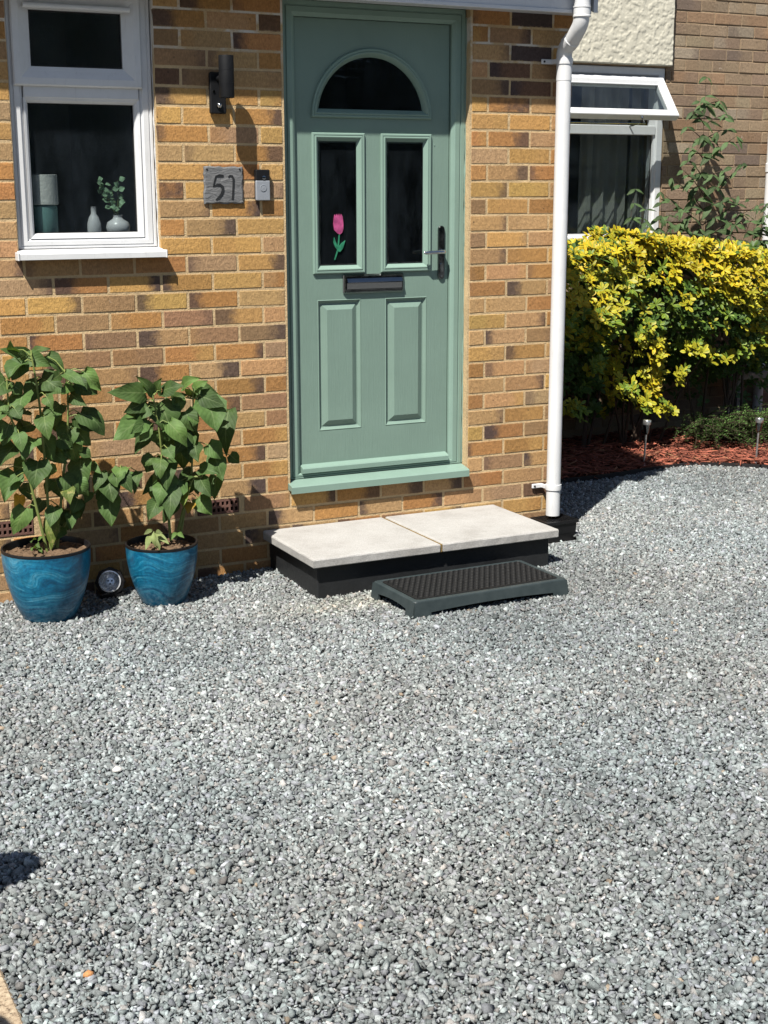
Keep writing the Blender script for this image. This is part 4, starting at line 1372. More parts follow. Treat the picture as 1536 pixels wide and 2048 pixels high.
hs = thing('half_step', 'dark grey green plastic half step with black rubber tread on gravel', 'step', (.476, -.790, 0.002), math.radians(1.6))
m = MB()
LX, WY, HT = .366, .178, .070
def under(u, foot, rise):
    return 0.0 if abs(u) > foot else rise + .008 * (1 - (u / foot) ** 2)
def side_panel(p0, p1, foot, rise, thick_dir):
    p0, p1, td = Vector(p0), Vector(p1), Vector(thick_dir)
    lo, hi, lo2, hi2 = [], [], [], []
    us = sorted(set([-1 + 2 * i / 30 for i in range(31)] + [-foot - .001, -foot + .001, foot - .001, foot + .001]))
    for u in us:
        p_ = p0.lerp(p1, (u + 1) / 2)
        zb = under(u, foot, rise)
        out = -td.normalized() * (.010 * (1 - zb / HT))
        lo.append(p_ + out + Vector((0, 0, zb))); hi.append(p_ + Vector((0, 0, HT - .006)))
        hi2.append(p_ + td + Vector((0, 0, HT - .006))); lo2.append(p_ + td + out + Vector((0, 0, zb)))
    m.loft([hi, lo, lo2, hi2], close=False)
    for i in (0, -1):
        m.add([hi[i], lo[i], lo2[i], hi2[i]], [(0, 1, 2, 3)])
side_panel((-LX, -WY, 0), (LX, -WY, 0), .80, .020, (0, .012, 0))
side_panel((LX, WY, 0), (-LX, WY, 0), .80, .020, (0, -.012, 0))
side_panel((-LX, WY, 0), (-LX, -WY, 0), .66, .028, (.012, 0, 0))
side_panel((LX, -WY, 0), (LX, WY, 0), .66, .028, (-.012, 0, 0))
def rr(dx, z, r_=.014):
    pts = []
    for cx, cy, a0 in ((LX - dx - r_, WY - dx - r_, 0), (-LX + dx + r_, WY - dx - r_, 90), (-LX + dx + r_, -WY + dx + r_, 180), (LX - dx - r_, -WY + dx + r_, 270)):
        for i in range(5):
            a = math.radians(a0 + 22.5 * i); pts.append((cx + r_ * math.cos(a), cy + r_ * math.sin(a), z))
    return pts
m.loft([rr(.0005, HT - .0062), rr(.002, HT - .002), rr(.006, HT), rr(.022, HT), rr(.024, HT - .003), rr(.026, HT - .003)], True, False, True)
recalc(m.build('body', M['step_plastic'], hs))
m = MB(); m.loft([rr(.0265, HT - .0028), rr(.0275, HT + .001), rr(.031, HT + .0018)], True, False, True); tr_o = recalc(m.build('tread', M['step_rubber'], hs))
m = MB()
nx_, ny_ = 25, 14
for i in range(nx_):
    for j in range(ny_):
        cx = -LX + .048 + (2 * LX - .096) * (i + (.5 if j % 2 else 0)) / (nx_ - .5); cy = -WY + .044 + (2 * WY - .088) * j / (ny_ - 1)
        A = []
        for k in range(7):
            a = math.pi * (k / 6)
            A.append((cx + .0135 * math.cos(a), cy + .013 * math.sin(a) - .006))
        lo_o = [(cx + (x_ - cx) * 1.12, cy + (y_ - cy) * 1.14, HT + .0016) for x_, y_ in A]; tp_ = [(x_, y_, HT + .0048) for x_, y_ in A]; lo_i = [(cx + (x_ - cx) * .78, cy + (y_ - cy) * .74, HT + .0016) for x_, y_ in A]
        m.loft([lo_o, tp_, lo_i], close=False)
sc3 = m.build('tread_scales', M['step_rubber'], hs); sc3['kind'] = 'stuff'

# ================================================================== POTTED SUNFLOWERS
def leaf_mesh(name, B, T, width, mat, parent, facing=Vector((-.35, -.80, .50)), arch_=.16, fold=.10, rs_=random, nu=9, heart=True, tooth=.022):
    B, T = Vector(B), Vector(T)
    ax = T - B
    L = ax.length
    d = ax.normalized()
    nf = facing + Vector((rs_.uniform(-.45, .45), rs_.uniform(-.3, .3), rs_.uniform(-.35, .35)))
    nf = (nf - d * nf.dot(d)).normalized()
    wv = d.cross(nf)
    if heart: prof = [(0, .12), (.0, .62), (.08, .88), (.2, 1.0), (.36, .95), (.52, .80), (.68, .58), (.84, .31), (1, .02)]
    else: prof = [(0, .06), (.1, .42), (.24, .80), (.4, 1.0), (.56, .95), (.7, .75), (.84, .44), (.94, .18), (1, .02)]
    vs_, fs_, uvs = [], [], []
    ar = arch_ * rs_.uniform(.5, 1.5); fo_ = fold * rs_.uniform(-.6, 1.6); wav = rs_.uniform(.03, .10); ph = rs_.uniform(0, 6)
    twist = rs_.uniform(-.5, .5)
    for i, (t, w_) in enumerate(prof):
        c_ = B + ax * t + nf * (ar * L * math.sin(math.pi * min(1, t * 1.05)))
        wt = (wv * math.cos(twist * t) + nf * math.sin(twist * t))
        for k in range(5):
            v = (k - 2) / 2
            te = 1 + (tooth if (i % 2) else -tooth) * (abs(v) == 1)
            back = -d * (.10 * width * abs(v) if (heart and i == 1) else 0)
            off = nf * (fo_ * width * abs(v) - wav * width * math.sin(ph + t * 9 + v * 2) * abs(v))
            vs_.append(c_ + wt * (v * w_ * width * .5 * te) + off + back)
            uvs.append((t, (v + 1) / 2))
    nr = len(prof)
    for i in range(nr - 1):
        for k in range(4):
            a = i * 5 + k
            fs_.append((a, a + 1, a + 6, a + 5))
    me = bpy.data.meshes.new(name)
    me.from_pydata([tuple(p_) for p_ in vs_], [], fs_)
    uvl = me.uv_layers.new(name='UVMap')
    for lp_ in me.loops:
        uvl.data[lp_.index].uv = uvs[lp_.vertex_index]
    me.materials.append(mat)
    me.polygons.foreach_set('use_smooth', [True] * len(me.polygons))
    me.update()
    o = bpy.data.objects.new(name, me)
    COL.objects.link(o)
    o.parent = parent
    return o

L1= [(-1.173, -0.214, 1.033, -1.295, -0.267, 1.073, 0.05, 0), (-1.163, -0.213, 1.049, -1.102, -0.278, 1.065, 0.03, 3), (-1.193, -0.243, 1.031, -1.104, -0.273, 0.996, 0.057, 0), (-1.104, -0.213, 1.032, -1.048, -0.228, 0.953, 0.057, 0), (-1.218, -0.292, 1.014, -1.279, -0.338, 0.957, 0.07, 0), (-1.138, -0.234, 0.928, -1.208, -0.263, 0.855, 0.075, 0), (-1.132, -0.225, 0.946, -1.062, -0.309, 0.889, 0.075, 0), (-1.223, -0.302, 0.899, -1.251, -0.359, 0.824, 0.084, 0), (-1.084, -0.319, 0.967, -1.128, -0.361, 0.952, 0.034, 3), (-1.063, -0.315, 0.972, -1.005, -0.397, 0.923, 0.042, 0), (-1.031, -0.272, 0.886, -0.991, -0.353, 0.843, 0.05, 0), (-1.067, -0.234, 0.84, -1.163, -0.309, 0.774, 0.062, 0), (-1.005, -0.301, 0.811, -0.919, -0.321, 0.717, 0.075, 0), (-1.042, -0.254, 0.767, -1.066, -0.281, 0.655, 0.072, 0), (-1.137, -0.239, 0.718, -1.115, -0.283, 0.628, 0.066, 0), (-1.225, -0.262, 0.785, -1.321, -0.343, 0.846, 0.054, 0), (-1.256, -0.263, 0.698, -1.334, -0.285, 0.609, 0.067, 0), (-1.18, -0.303, 0.635, -1.216, -0.356, 0.535, 0.082, 0), (-1.265, -0.262, 0.592, -1.323, -0.322, 0.487, 0.075, 0), (-0.993, -0.226, 0.62, -0.989, -0.271, 0.504, 0.084, 1), (-1.213, -0.226, 0.628, -1.268, -0.27, 0.567, 0.06, 1), (-0.944, -0.236, 0.517, -0.889, -0.263, 0.531, 0.044, 0), (-0.857, -0.279, 0.565, -0.819, -0.329, 0.478, 0.055, 0), (-0.763, -0.244, 0.545, -0.795, -0.277, 0.46, 0.035, 0), (-0.878, -0.209, 0.453, -0.887, -0.253, 0.331, 0.072, 1), (-0.9, -0.171, 0.504, -0.879, -0.197, 0.426, 0.06, 1), (-1.011, -0.2, 0.44, -1.004, -0.213, 0.369, 0.048, 1), (-1.121, -0.265, 0.426, -1.145, -0.293, 0.273, 0.05, 2), (-1.143, -0.169, 0.45, -1.198, -0.199, 0.377, 0.05, 1), (-1.242, -0.229, 0.493, -1.276, -0.273, 0.425, 0.037, 4), (-1.061, -0.17, 0.394, -1.053, -0.199, 0.322, 0.048, 1), (-1.067, -0.284, 0.517, -1.073, -0.339, 0.459, 0.047, 2), (-1.086, -0.177, 0.533, -1.078, -0.237, 0.461, 0.054, 1), (-1.097, -0.204, 0.825, -1.084, -0.21, 0.73, 0.06, 1), (-1.184, -0.254, 0.771, -1.278, -0.286, 0.73, 0.054, 0), (-1.279, -0.239, 0.776, -1.363, -0.317, 0.703, 0.074, 0), (-1.279, -0.263, 0.95, -1.365, -0.321, 0.885, 0.08, 0), (-1.194, -0.313, 0.728, -1.254, -0.366, 0.662, 0.06, 0), (-1.296, -0.256, 0.872, -1.36, -0.299, 0.791, 0.067, 1), (-1.205, -0.23, 0.54, -1.208, -0.284, 0.476, 0.054, 1), (-1.026, -0.265, 0.544, -0.984, -0.272, 0.472, 0.054, 1), (-1.23, -0.245, 1.062, -1.258, -0.296, 1.107, 0.034, 3), (-1.202, -0.257, 0.826, -1.283, -0.331, 0.816, 0.047, 0), (-1.014, -0.266, 0.914, -1.086, -0.338, 0.895, 0.04, 3), (-0.963, -0.214, 0.584, -0.927, -0.279, 0.558, 0.04, 1), (-1.323, -0.247, 0.601, -1.367, -0.272, 0.503, 0.067, 0), (-1.118, -0.23, 0.668, -1.063, -0.291, 0.613, 0.057, 1)]
L2= [(-0.731, -0.271, 0.868, -0.896, -0.3, 0.883, 0.07, 0), (-0.725, -0.258, 0.828, -0.834, -0.301, 0.798, 0.06, 0), (-0.669, -0.242, 0.821, -0.643, -0.287, 0.692, 0.115, 0), (-0.745, -0.281, 0.77, -0.887, -0.325, 0.695, 0.084, 0), (-0.723, -0.264, 0.755, -0.822, -0.342, 0.72, 0.059, 0), (-0.683, -0.152, 0.697, -0.765, -0.196, 0.607, 0.055, 1), (-0.486, -0.301, 0.827, -0.473, -0.367, 0.702, 0.104, 0), (-0.349, -0.185, 0.763, -0.385, -0.243, 0.575, 0.066, 1), (-0.568, -0.272, 0.783, -0.529, -0.291, 0.698, 0.07, 0), (-0.569, -0.193, 0.709, -0.56, -0.201, 0.532, 0.127, 1), (-0.545, -0.226, 0.691, -0.558, -0.297, 0.57, 0.074, 0), (-0.659, -0.265, 0.593, -0.682, -0.346, 0.479, 0.072, 0), (-0.522, -0.291, 0.543, -0.464, -0.372, 0.532, 0.048, 0), (-0.446, -0.259, 0.585, -0.436, -0.327, 0.492, 0.07, 0), (-0.528, -0.227, 0.519, -0.627, -0.311, 0.481, 0.057, 0), (-0.66, -0.203, 0.504, -0.746, -0.221, 0.445, 0.052, 0), (-0.65, -0.308, 0.485, -0.68, -0.361, 0.36, 0.07, 0), (-0.524, -0.306, 0.505, -0.499, -0.367, 0.435, 0.052, 0), (-0.417, -0.201, 0.49, -0.445, -0.248, 0.397, 0.05, 1), (-0.689, -0.211, 0.478, -0.684, -0.231, 0.396, 0.052, 1), (-0.53, -0.206, 0.501, -0.524, -0.272, 0.431, 0.047, 0), (-0.715, -0.309, 0.867, -0.787, -0.331, 0.945, 0.04, 3), (-0.672, -0.241, 0.862, -0.66, -0.276, 0.927, 0.044, 3), (-0.659, -0.265, 0.871, -0.592, -0.335, 0.896, 0.057, 0), (-0.575, -0.271, 0.88, -0.522, -0.351, 0.924, 0.04, 3), (-0.519, -0.231, 0.851, -0.429, -0.284, 0.845, 0.055, 0), (-0.532, -0.29, 0.873, -0.488, -0.334, 0.91, 0.037, 3), (-0.69, -0.226, 0.848, -0.741, -0.31, 0.923, 0.037, 3), (-0.584, -0.252, 0.837, -0.601, -0.261, 0.77, 0.047, 1), (-0.526, -0.229, 0.837, -0.585, -0.302, 0.878, 0.04, 3), (-0.514, -0.3, 0.846, -0.433, -0.373, 0.808, 0.06, 0), (-0.604, -0.223, 0.821, -0.56, -0.287, 0.854, 0.04, 0), (-0.667, -0.223, 0.672, -0.637, -0.254, 0.604, 0.04, 1), (-0.574, -0.27, 0.467, -0.612, -0.344, 0.4, 0.044, 2), (-0.556, -0.274, 0.402, -0.585, -0.311, 0.366, 0.034, 4), (-0.698, -0.207, 0.488, -0.678, -0.287, 0.55, 0.04, 0)]
W2= [(-0.739, -0.303, 0.299, -0.788, -0.375, 0.25, 0.025, 5), (-0.757, -0.4, 0.33, -0.756, -0.422, 0.265, 0.023, 5), (-0.735, -0.349, 0.309, -0.704, -0.424, 0.276, 0.027, 5), (-0.728, -0.313, 0.3, -0.728, -0.372, 0.236, 0.023, 5), (-0.735, -0.305, 0.313, -0.779, -0.33, 0.303, 0.02, 5), (-0.746, -0.386, 0.325, -0.73, -0.424, 0.325, 0.02, 5), (-0.653, -0.382, 0.307, -0.694, -0.419, 0.292, 0.019, 3), (-0.658, -0.397, 0.311, -0.644, -0.438, 0.297, 0.02, 3)]
W1= [(-1.22, -0.377, 0.342, -1.252, -0.429, 0.344, 0.021, 3), (-1.192, -0.276, 0.316, -1.182, -0.322, 0.335, 0.021, 3), (-1.208, -0.311, 0.291, -1.238, -0.369, 0.295, 0.023, 3), (-1.198, -0.277, 0.282, -1.193, -0.344, 0.277, 0.023, 3), (-1.196, -0.289, 0.306, -1.195, -0.328, 0.294, 0.02, 3)]
S1= [[(-1.147, -0.28, 0.243), (-1.145, -0.27, 0.542), (-1.155, -0.28, 0.813), (-1.171, -0.29, 0.973), (-1.18, -0.29, 1.044)], [(-1.121, -0.27, 0.237), (-1.077, -0.25, 0.532), (-1.058, -0.27, 0.67), (-1.053, -0.29, 0.78), (-1.048, -0.29, 0.886), (-1.051, -0.28, 0.971)], [(-1.129, -0.25, 0.261), (-1.042, -0.22, 0.398), (-0.935, -0.19, 0.465), (-0.881, -0.21, 0.534), (-0.832, -0.24, 0.563)], [(-1.159, -0.29, 0.253), (-1.214, -0.3, 0.554), (-1.245, -0.31, 0.725), (-1.28, -0.32, 0.827), (-1.282, -0.31, 0.956)]]
S2= [[(-0.651, -0.28, 0.252), (-0.667, -0.28, 0.499), (-0.675, -0.28, 0.605), (-0.687, -0.29, 0.718), (-0.706, -0.29, 0.857)], [(-0.597, -0.24, 0.255), (-0.566, -0.24, 0.411), (-0.544, -0.25, 0.518), (-0.534, -0.26, 0.695), (-0.532, -0.27, 0.857)], [(-0.622, -0.26, 0.255), (-0.555, -0.28, 0.489), (-0.514, -0.29, 0.515), (-0.446, -0.26, 0.586)]]


LEAFMAT = {0: 'leaf', 1: 'leaf', 2: 'leaf_old', 3: 'leaf_fresh', 4: 'leaf_yellow', 5: 'leaf_pale'}
def sunflower(name, label, centre, dia, hgt, base_r, stems, leaves, weeds, seed, fill):
    rs_ = random.Random(seed)
    t_ = thing(name, label, 'plant', (centre[0], centre[1], 0), 0, 'blue pots of sunflowers by the wall')
    R_ = dia / 2
    pr = [(base_r * .9, -.01), (base_r, .0), (base_r * 1.05, .012)]
    for i in range(1, 15):
        u = i / 14
        pr.append((base_r * 1.05 + (R_ - base_r * 1.05) * (math.sin(u * math.pi / 2) ** .82), .012 + (hgt - .02) * u))
    pot = MB(); pot.lathe(pr + [(R_ * 1.003, hgt - .006)], (0, 0, 0), 56, True, False)
    po = pot.build('pot', M['pot'], t_, smooth=50)
    po.rotation_euler = (0, 0, rs_.uniform(0, 6))
    rim = MB(); rim.lathe([(R_ * 1.004, hgt - .006), (R_ * 1.012, hgt), (R_ * 1.004, hgt + .005), (R_ * .965, hgt + .005), (R_ * .955, hgt - .002), (R_ * .93, hgt - .06)], (0, 0, 0), 56, False, False)
    rim.build('rim', M['black_plastic'], po, smooth=40)
    so_ = MB(); rings = []
    for i in range(9):
        rad = R_ * .945 * (1 - i / 8.2)
        rings.append([(rad * math.cos(a), rad * math.sin(a), hgt - .022 + rs_.uniform(-.008, .008) + (.006 if i > 3 else 0)) for a in np.linspace(0, 2 * math.pi, 33)[:-1]])
    so_.loft(rings, True, False, True)
    soil = recalc(so_.build('soil', M['soil'], t_, smooth=60))
    cl_ = MB()
    for k in range(70):
        a, q_ = rs_.uniform(0, 6.28), R_ * .9 * math.sqrt(rs_.random()); s_ = rs_.uniform(.003, .009)
        cl_.lathe([(s_ * .5, -s_ * .5), (s_, 0), (s_ * .6, s_ * .6)], (q_ * math.cos(a), q_ * math.sin(a), hgt - .014), 6, True, True)
    co_ = cl_.build('soil_crumbs', M['soil'], t_); co_['kind'] = 'stuff'
    inv = Vector((-centre[0], -centre[1], 0))
    for ch in stems:
        pts = [Vector(p_) + inv for p_ in ch]
        fine = []
        for i in range(len(pts) - 1):
            p0, p1, p2, p3 = pts[max(i - 1, 0)], pts[i], pts[i + 1], pts[min(i + 2, len(pts) - 1)]
            for k in range(5):
                u = k / 5
                fine.append(.5 * ((2 * p1) + (p2 - p0) * u + (2 * p0 - 5 * p1 + 4 * p2 - p3) * u * u + (3 * p1 - p0 - 3 * p2 + p3) * u ** 3))
        fine.append(pts[-1])
        mb = MB(); mb.tube(fine, [.0062 - .0034 * i / len(fine) for i in range(len(fine))], 8)
        mb.build('stem', M['stem'], t_, smooth=60)
    allst = [Vector(p_) + inv for ch in stems for a_, b__ in zip(ch[:-1], ch[1:]) for p_ in [Vector(a_).lerp(Vector(b__), k / 6) for k in range(7)]]
    extra_l = []
    for k in range(fill):
        s0 = rs_.choice([s_ for s_ in allst if s_.z > hgt + .05])
        a = rs_.uniform(0, 6.28)
        out = Vector((math.cos(a), math.sin(a) * .55 - .25, rs_.uniform(-.1, .35)))
        B_ = s0 + out * rs_.uniform(.025, .07)
        L_ = rs_.uniform(.06, .12)
        T_ = B_ + Vector((out.x, out.y, 0)) * L_ * .6 + Vector((0, 0, -L_ * rs_.uniform(.4, .95)))
        if B_.y + centre[1] > -.05 or T_.y + centre[1] > -.05: continue
        extra_l.append((*(B_ - inv), *(T_ - inv), L_ * rs_.uniform(.5, .68), rs_.choice((0, 0, 0, 3))))
    for q_ in list(leaves) + extra_l:
        B_, T_ = Vector(q_[:3]) + inv, Vector(q_[3:6]) + inv
        lo_ = leaf_mesh('leaf', B_, T_, q_[6] * rs_.uniform(1.22, 1.42), M[LEAFMAT[q_[7]]], t_, rs_=rs_, arch_=.14)
        if q_[7] == 4: lo_['label'] = 'withered yellow leaf'
        near_ = [s_ for s_ in allst if s_.z < B_.z + .03]
        s0 = min(near_ or allst, key=lambda s_: (s_ - B_).length)
        if (s0 - B_).length > .01:
            mid_ = (s0 + B_) / 2 + Vector((0, 0, .012))
            pe = MB(); pe.tube([s0, mid_, B_ + (T_ - B_) * .04], [.0026, .0022, .0018], 6); pe.build('leaf_stalk', M['stem'], lo_, smooth=60)
    for q_ in weeds:
        leaf_mesh('weed_leaf', Vector(q_[:3]) + inv, Vector(q_[3:6]) + inv, q_[6], M[LEAFMAT[q_[7]]], t_, rs_=rs_, heart=False)
    return t_
sunflower('potted_sunflower', 'taller leafy sunflower in larger blue swirl pot below the window', (-1.165, -.285), .345, .285, .100, S1, L1, W1, 5, 46)
sunflower('potted_sunflower', 'shorter leafy sunflower in smaller blue swirl pot nearer the door', (-.690, -.275), .293, .247, .088, S2, L2, W2, 8, 24)

# ---- solar spot lamp between the pots
sp_ = thing('solar_spotlight', 'small black garden spotlight with round silver reflector between blue pots', 'lamp', (-.868, -.11, .0))
hd = MB(); hd.lathe([(.050, -.045), (.060, -.04), (.064, -.01), (.060, .010), (.047, .014), (.046, .010)], (0, 0, 0), 8, True, False)
ho = hd.build('housing', M['black_plastic'], sp_)
rg = MB(); rg.lathe([(.0455, .006), (.0455, .018), (.041, .019), (.040, .014)], (0, 0, 0), 36, False, False); ro = rg.build('ring', M['reflector'], sp_, smooth=30)
rf_ = MB(); rf_.lathe([(.0405, .015), (.036, .004), (.028, -.008), (.019, -.014)], (0, 0, 0), 36, False, False); rf_.lathe([(.019, -.014), (.0175, -.010), (.010, -.009)], (0, 0, 0), 24, False, True); rfo = rf_.build('reflector', M['reflector'], sp_, smooth=30)
rot_ = Vector((-.28, -.90, .33)).to_track_quat('Z', 'Y').to_euler()
for o in (ho, ro, rfo):
    o.location = (0, 0, .062); o.rotation_euler = rot_
for k in range(3):
    a = 2.1 * k + .5
    ld = MB(); ld.lathe([(.004, -.0085), (.004, -.0068)], (.0085 * math.cos(a), .0085 * math.sin(a), 0), 10, False, True); lo_ = ld.build('led', M['black_plastic'], sp_); lo_.location = (0, 0, .062); lo_.rotation_euler = rot_
st = MB(); st.box(-.05, .05, -.03, .05, -.01, .02, .004); st.tube([(0, .03, .015), (0, .03, .05)], .012, 8); st.build('base', M['black_plastic'], sp_)

# ================================================================== IN THE FRONT WINDOW
tl_ = thing('table_lamp', 'teal table lamp with ribbed white shade inside the front window', 'lamp', (-1.005, .136, 1.474))
m = MB(); m.lathe([(.052, 0), (.056, .006), (.056, .118), (.05, .125), (.02, .13)], (0, 0, 0), 32, True, True); m.build('lamp_base', M['teal'], tl_, smooth=40)
m = MB(); m.lathe([(.060, .128), (.062, .13), (.061, .245), (.059, .246)], (0, 0, 0), 36, True, True); m.build('lamp_shade', M['shade'], tl_, smooth=40)
va = thing('vase', 'round white vase with eucalyptus sprigs inside the front window', 'vase', (-.698, .136, 1.474))
m = MB(); m.lathe([(.028, 0), (.044, .014), (.05, .034), (.043, .055), (.022, .068), (.018, .078), (.021, .084)], (0, 0, 0), 32, True, False); m.build('vase_body', M['white_ceramic'], va, smooth=60)
rs_ = random.Random(12)
for k in range(5):
    dx, dz = rs_.uniform(-.09, .05), rs_.uniform(.10, .17)
    pts = [(0, 0, .06), (dx * .4, 0, .06 + dz * .5), (dx, rs_.uniform(-.03, .02), .06 + dz)]
    m = MB(); m.tube(pts, [.0018, .0015, .001], 6); m.build('sprig', M['stem'], va)
    for j in range(6):
        u = .35 + .65 * j / 5
        c_ = Vector((dx * u, rs_.uniform(-.015, .01), .06 + dz * u)); s_ = rs_.choice((-1, 1))
        leaf_mesh('leaf', c_, c_ + Vector((s_ * rs_.uniform(.018, .03), -.008, rs_.uniform(-.006, .018))), .024, M['leaf_euc'], va, rs_=rs_, heart=False, tooth=0)
b2 = thing('bottle', 'slim white bottle standing left of the white vase inside window', 'bottle', (-.795, .15, 1.474))
m = MB(); m.lathe([(.024, 0), (.028, .008), (.028, .05), (.02, .075), (.011, .09), (.011, .115), (.013, .118)], (0, 0, 0), 24, True, True); m.build('bottle_body', M['white_ceramic'], b2, smooth=50)

# ================================================================== PLANTING BED
# ---- red bark strands
def splinters(n, xs, ys, zs, L, wd, tone):
    yaw = RNG.uniform(0, 6.28, n); pit = RNG.normal(0, .16, n)
    d = np.stack([np.cos(yaw) * np.cos(pit), np.sin(yaw) * np.cos(pit), np.sin(pit)], 1)
    s = np.stack([-np.sin(yaw), np.cos(yaw), np.zeros(n)], 1)
    u = np.cross(d, s)
    bend = RNG.normal(0, .14, n)[:, None] * s + np.abs(RNG.normal(0, .08, n))[:, None] * u
    c = np.stack([xs, ys, zs], 1)
    P = []
    def pt(t, ps, pu):
        return c + d * (t * L)[:, None] + bend * ((.25 - t * t) * L * 1.6)[:, None] + s * (ps * wd)[:, None] + u * (pu * wd * .45)[:, None]
    P.append(pt(-.5, 0, 0))
    for t in (-.2, .2):
        P += [pt(t, -.5, 0), pt(t, .5, 0), pt(t, 0, 1)]
    P.append(pt(.5, 0, 0))
    V = np.stack(P, 1)
    f = np.array([(0, 2, 1), (0, 3, 2), (0, 1, 3), (1, 2, 5), (1, 5, 4), (2, 3, 6), (2, 6, 5), (3, 1, 4), (3, 4, 6), (4, 5, 7), (5, 6, 7), (6, 4, 7)])
    F = (f[None] + (np.arange(n) * 8)[:, None, None]).reshape(-1, 3)
    return V.reshape(-1, 3), F, np.repeat(tone, 8, 0)
n = 17000
xs = RNG.uniform(1.47, 5.4, n); ys = RNG.uniform(-.5, 2.08, n)
k = (ys > edge_y(xs) + .01)
xs, ys = xs[k], ys[k]; n = len(xs)
zs = RNG.uniform(.012, .045, n) + .012 * np.sin(5 * xs) * np.cos(4 * ys)
j = np.exp(RNG.normal(0, .38, n))
tone = np.array([[.225, .068, .041]]) * j[:, None]
tn = RNG.uniform(0, 1, n) < .06
tone[tn] = np.array([[.28, .135, .07]])
tone = tone.clip(0, .5)
V, F, Cc = splinters(n, xs, ys, zs, RNG.uniform(.045, .15, n), RNG.uniform(.005, .013, n), tone)
tag(np_mesh('bark_mulch', V, F, M['mulch'], None, Cc), 'shredded red bark mulch spread over the planting bed', 'mulch', kind='stuff')

# ---- stake lights
def stake(loc, lean, label):
    t_ = thing('stake_light', label, 'lamp', loc, 0, 'steel stake lights along the bed')
    t_.rotation_euler = lean
    m = MB(); m.tube([(0, 0, -.05), (0, 0, .215)], .0065, 12); m.build('stake', M['steel'], t_, smooth=50)
    m = MB(); m.lathe([(.010, .205), (.016, .215), (.0215, .262), (.0215, .266)], (0, 0, 0), 20, True, False); m.build('lens', M['chrome_dark'], t_, smooth=40)
    m = MB(); m.lathe([(.024, .264), (.025, .266), (.025, .290), (.023, .293)], (0, 0, 0), 24, True, True); m.build('cap', M['steel'], t_, smooth=40)
    m = MB(); m.lathe([(.009, .0), (.009, .025), (.0068, .028)], (0, 0, 0), 14, True, True); m.build('ferrule', M['white_ceramic'], t_, smooth=40)
stake((2.800, 1.150, .0), (0, .045, 0), 'steel stake light in the shadow edge nearer the downpipe')
stake((3.462, .905, .0), (.0, .03, 0), 'steel stake light at the far right in sunlit red mulch')

# ---- leaf rosettes
def rosette(rs, nleaf, ll, lw, up):
    vs, fs, tn = [], [], []
    for i in range(nleaf):
        a = 2 * math.pi * i / nleaf + rs.uniform(-.35, .35)
        el = up + rs.uniform(-.4, .35)
        d = np.array([math.cos(a) * math.cos(el), math.sin(a) * math.cos(el), math.sin(el)])
        s = np.array([-math.sin(a), math.cos(a), 0.0]); u = np.cross(d, s)
        L_ = ll * rs.uniform(.7, 1.2); W_ = lw * rs.uniform(.8, 1.15)
        o = len(vs)
        pr = [(0, .08), (.3, .5), (.62, 1.0), (.86, .72), (1.0, .04)]
        droop = rs.uniform(.02, .3)
        for t, w_ in pr:
            c_ = d * (t * L_) - np.array([0, 0, 1.0]) * droop * L_ * t * t
            vs.append(c_ - s * (w_ * W_ / 2) + u * .10 * W_ * w_); vs.append(c_); vs.append(c_ + s * (w_ * W_ / 2) + u * .10 * W_ * w_)
            tn += [0, 1, 0]
        for r_ in range(4):
            for q_ in range(2):
                a_ = o + r_ * 3 + q_
                fs.append((a_, a_ + 1, a_ + 4)); fs.append((a_, a_ + 4, a_ + 3))
    return np.array(vs), np.array(fs), np.array(tn)

def align(nrm, rs):
    q = Vector(nrm).to_track_quat('Z', 'Y')
    return q @ Quaternion((0, 0, 1), rs.uniform(0, 6.28))

# ---- golden variegated shrub
SC = np.array([3.15, 1.66, .82])
def shrub_top(x):
    return 1.33 - .26 * max(0.0, x - 3.55) - .07 * max(0, 2.75 - x) + .035 * math.sin(6.5 * x + .6) + .022 * math.sin(17 * x + 1) + .012 * math.sin(41 * x)
shrub = thing('golden_shrub', 'golden yellow variegated evergreen shrub in front of the neighbour window', 'shrub', (3.1, 1.68, 0))
inv = Vector((-3.1, -1.68, 0))
rs = random.Random(21)
variants = []
for v_ in range(8):
    vs, fs, tn = rosette(rs, rs.randint(5, 8), .060, .0235, .45)
    variants.append((vs, fs, tn))
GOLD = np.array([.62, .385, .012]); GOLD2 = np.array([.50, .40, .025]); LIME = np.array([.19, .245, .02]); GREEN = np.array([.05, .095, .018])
vmesh = {}
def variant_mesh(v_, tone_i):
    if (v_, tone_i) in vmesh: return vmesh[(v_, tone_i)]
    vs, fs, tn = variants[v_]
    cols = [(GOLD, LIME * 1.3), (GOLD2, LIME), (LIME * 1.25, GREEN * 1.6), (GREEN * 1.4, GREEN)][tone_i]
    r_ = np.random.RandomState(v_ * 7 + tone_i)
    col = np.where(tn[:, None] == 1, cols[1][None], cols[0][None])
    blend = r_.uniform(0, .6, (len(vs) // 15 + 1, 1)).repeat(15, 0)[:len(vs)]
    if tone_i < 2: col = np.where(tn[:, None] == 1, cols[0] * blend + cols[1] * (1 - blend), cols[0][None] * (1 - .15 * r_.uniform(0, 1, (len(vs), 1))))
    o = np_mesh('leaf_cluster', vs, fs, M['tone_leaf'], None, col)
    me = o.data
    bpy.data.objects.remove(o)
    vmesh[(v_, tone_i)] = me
    return me
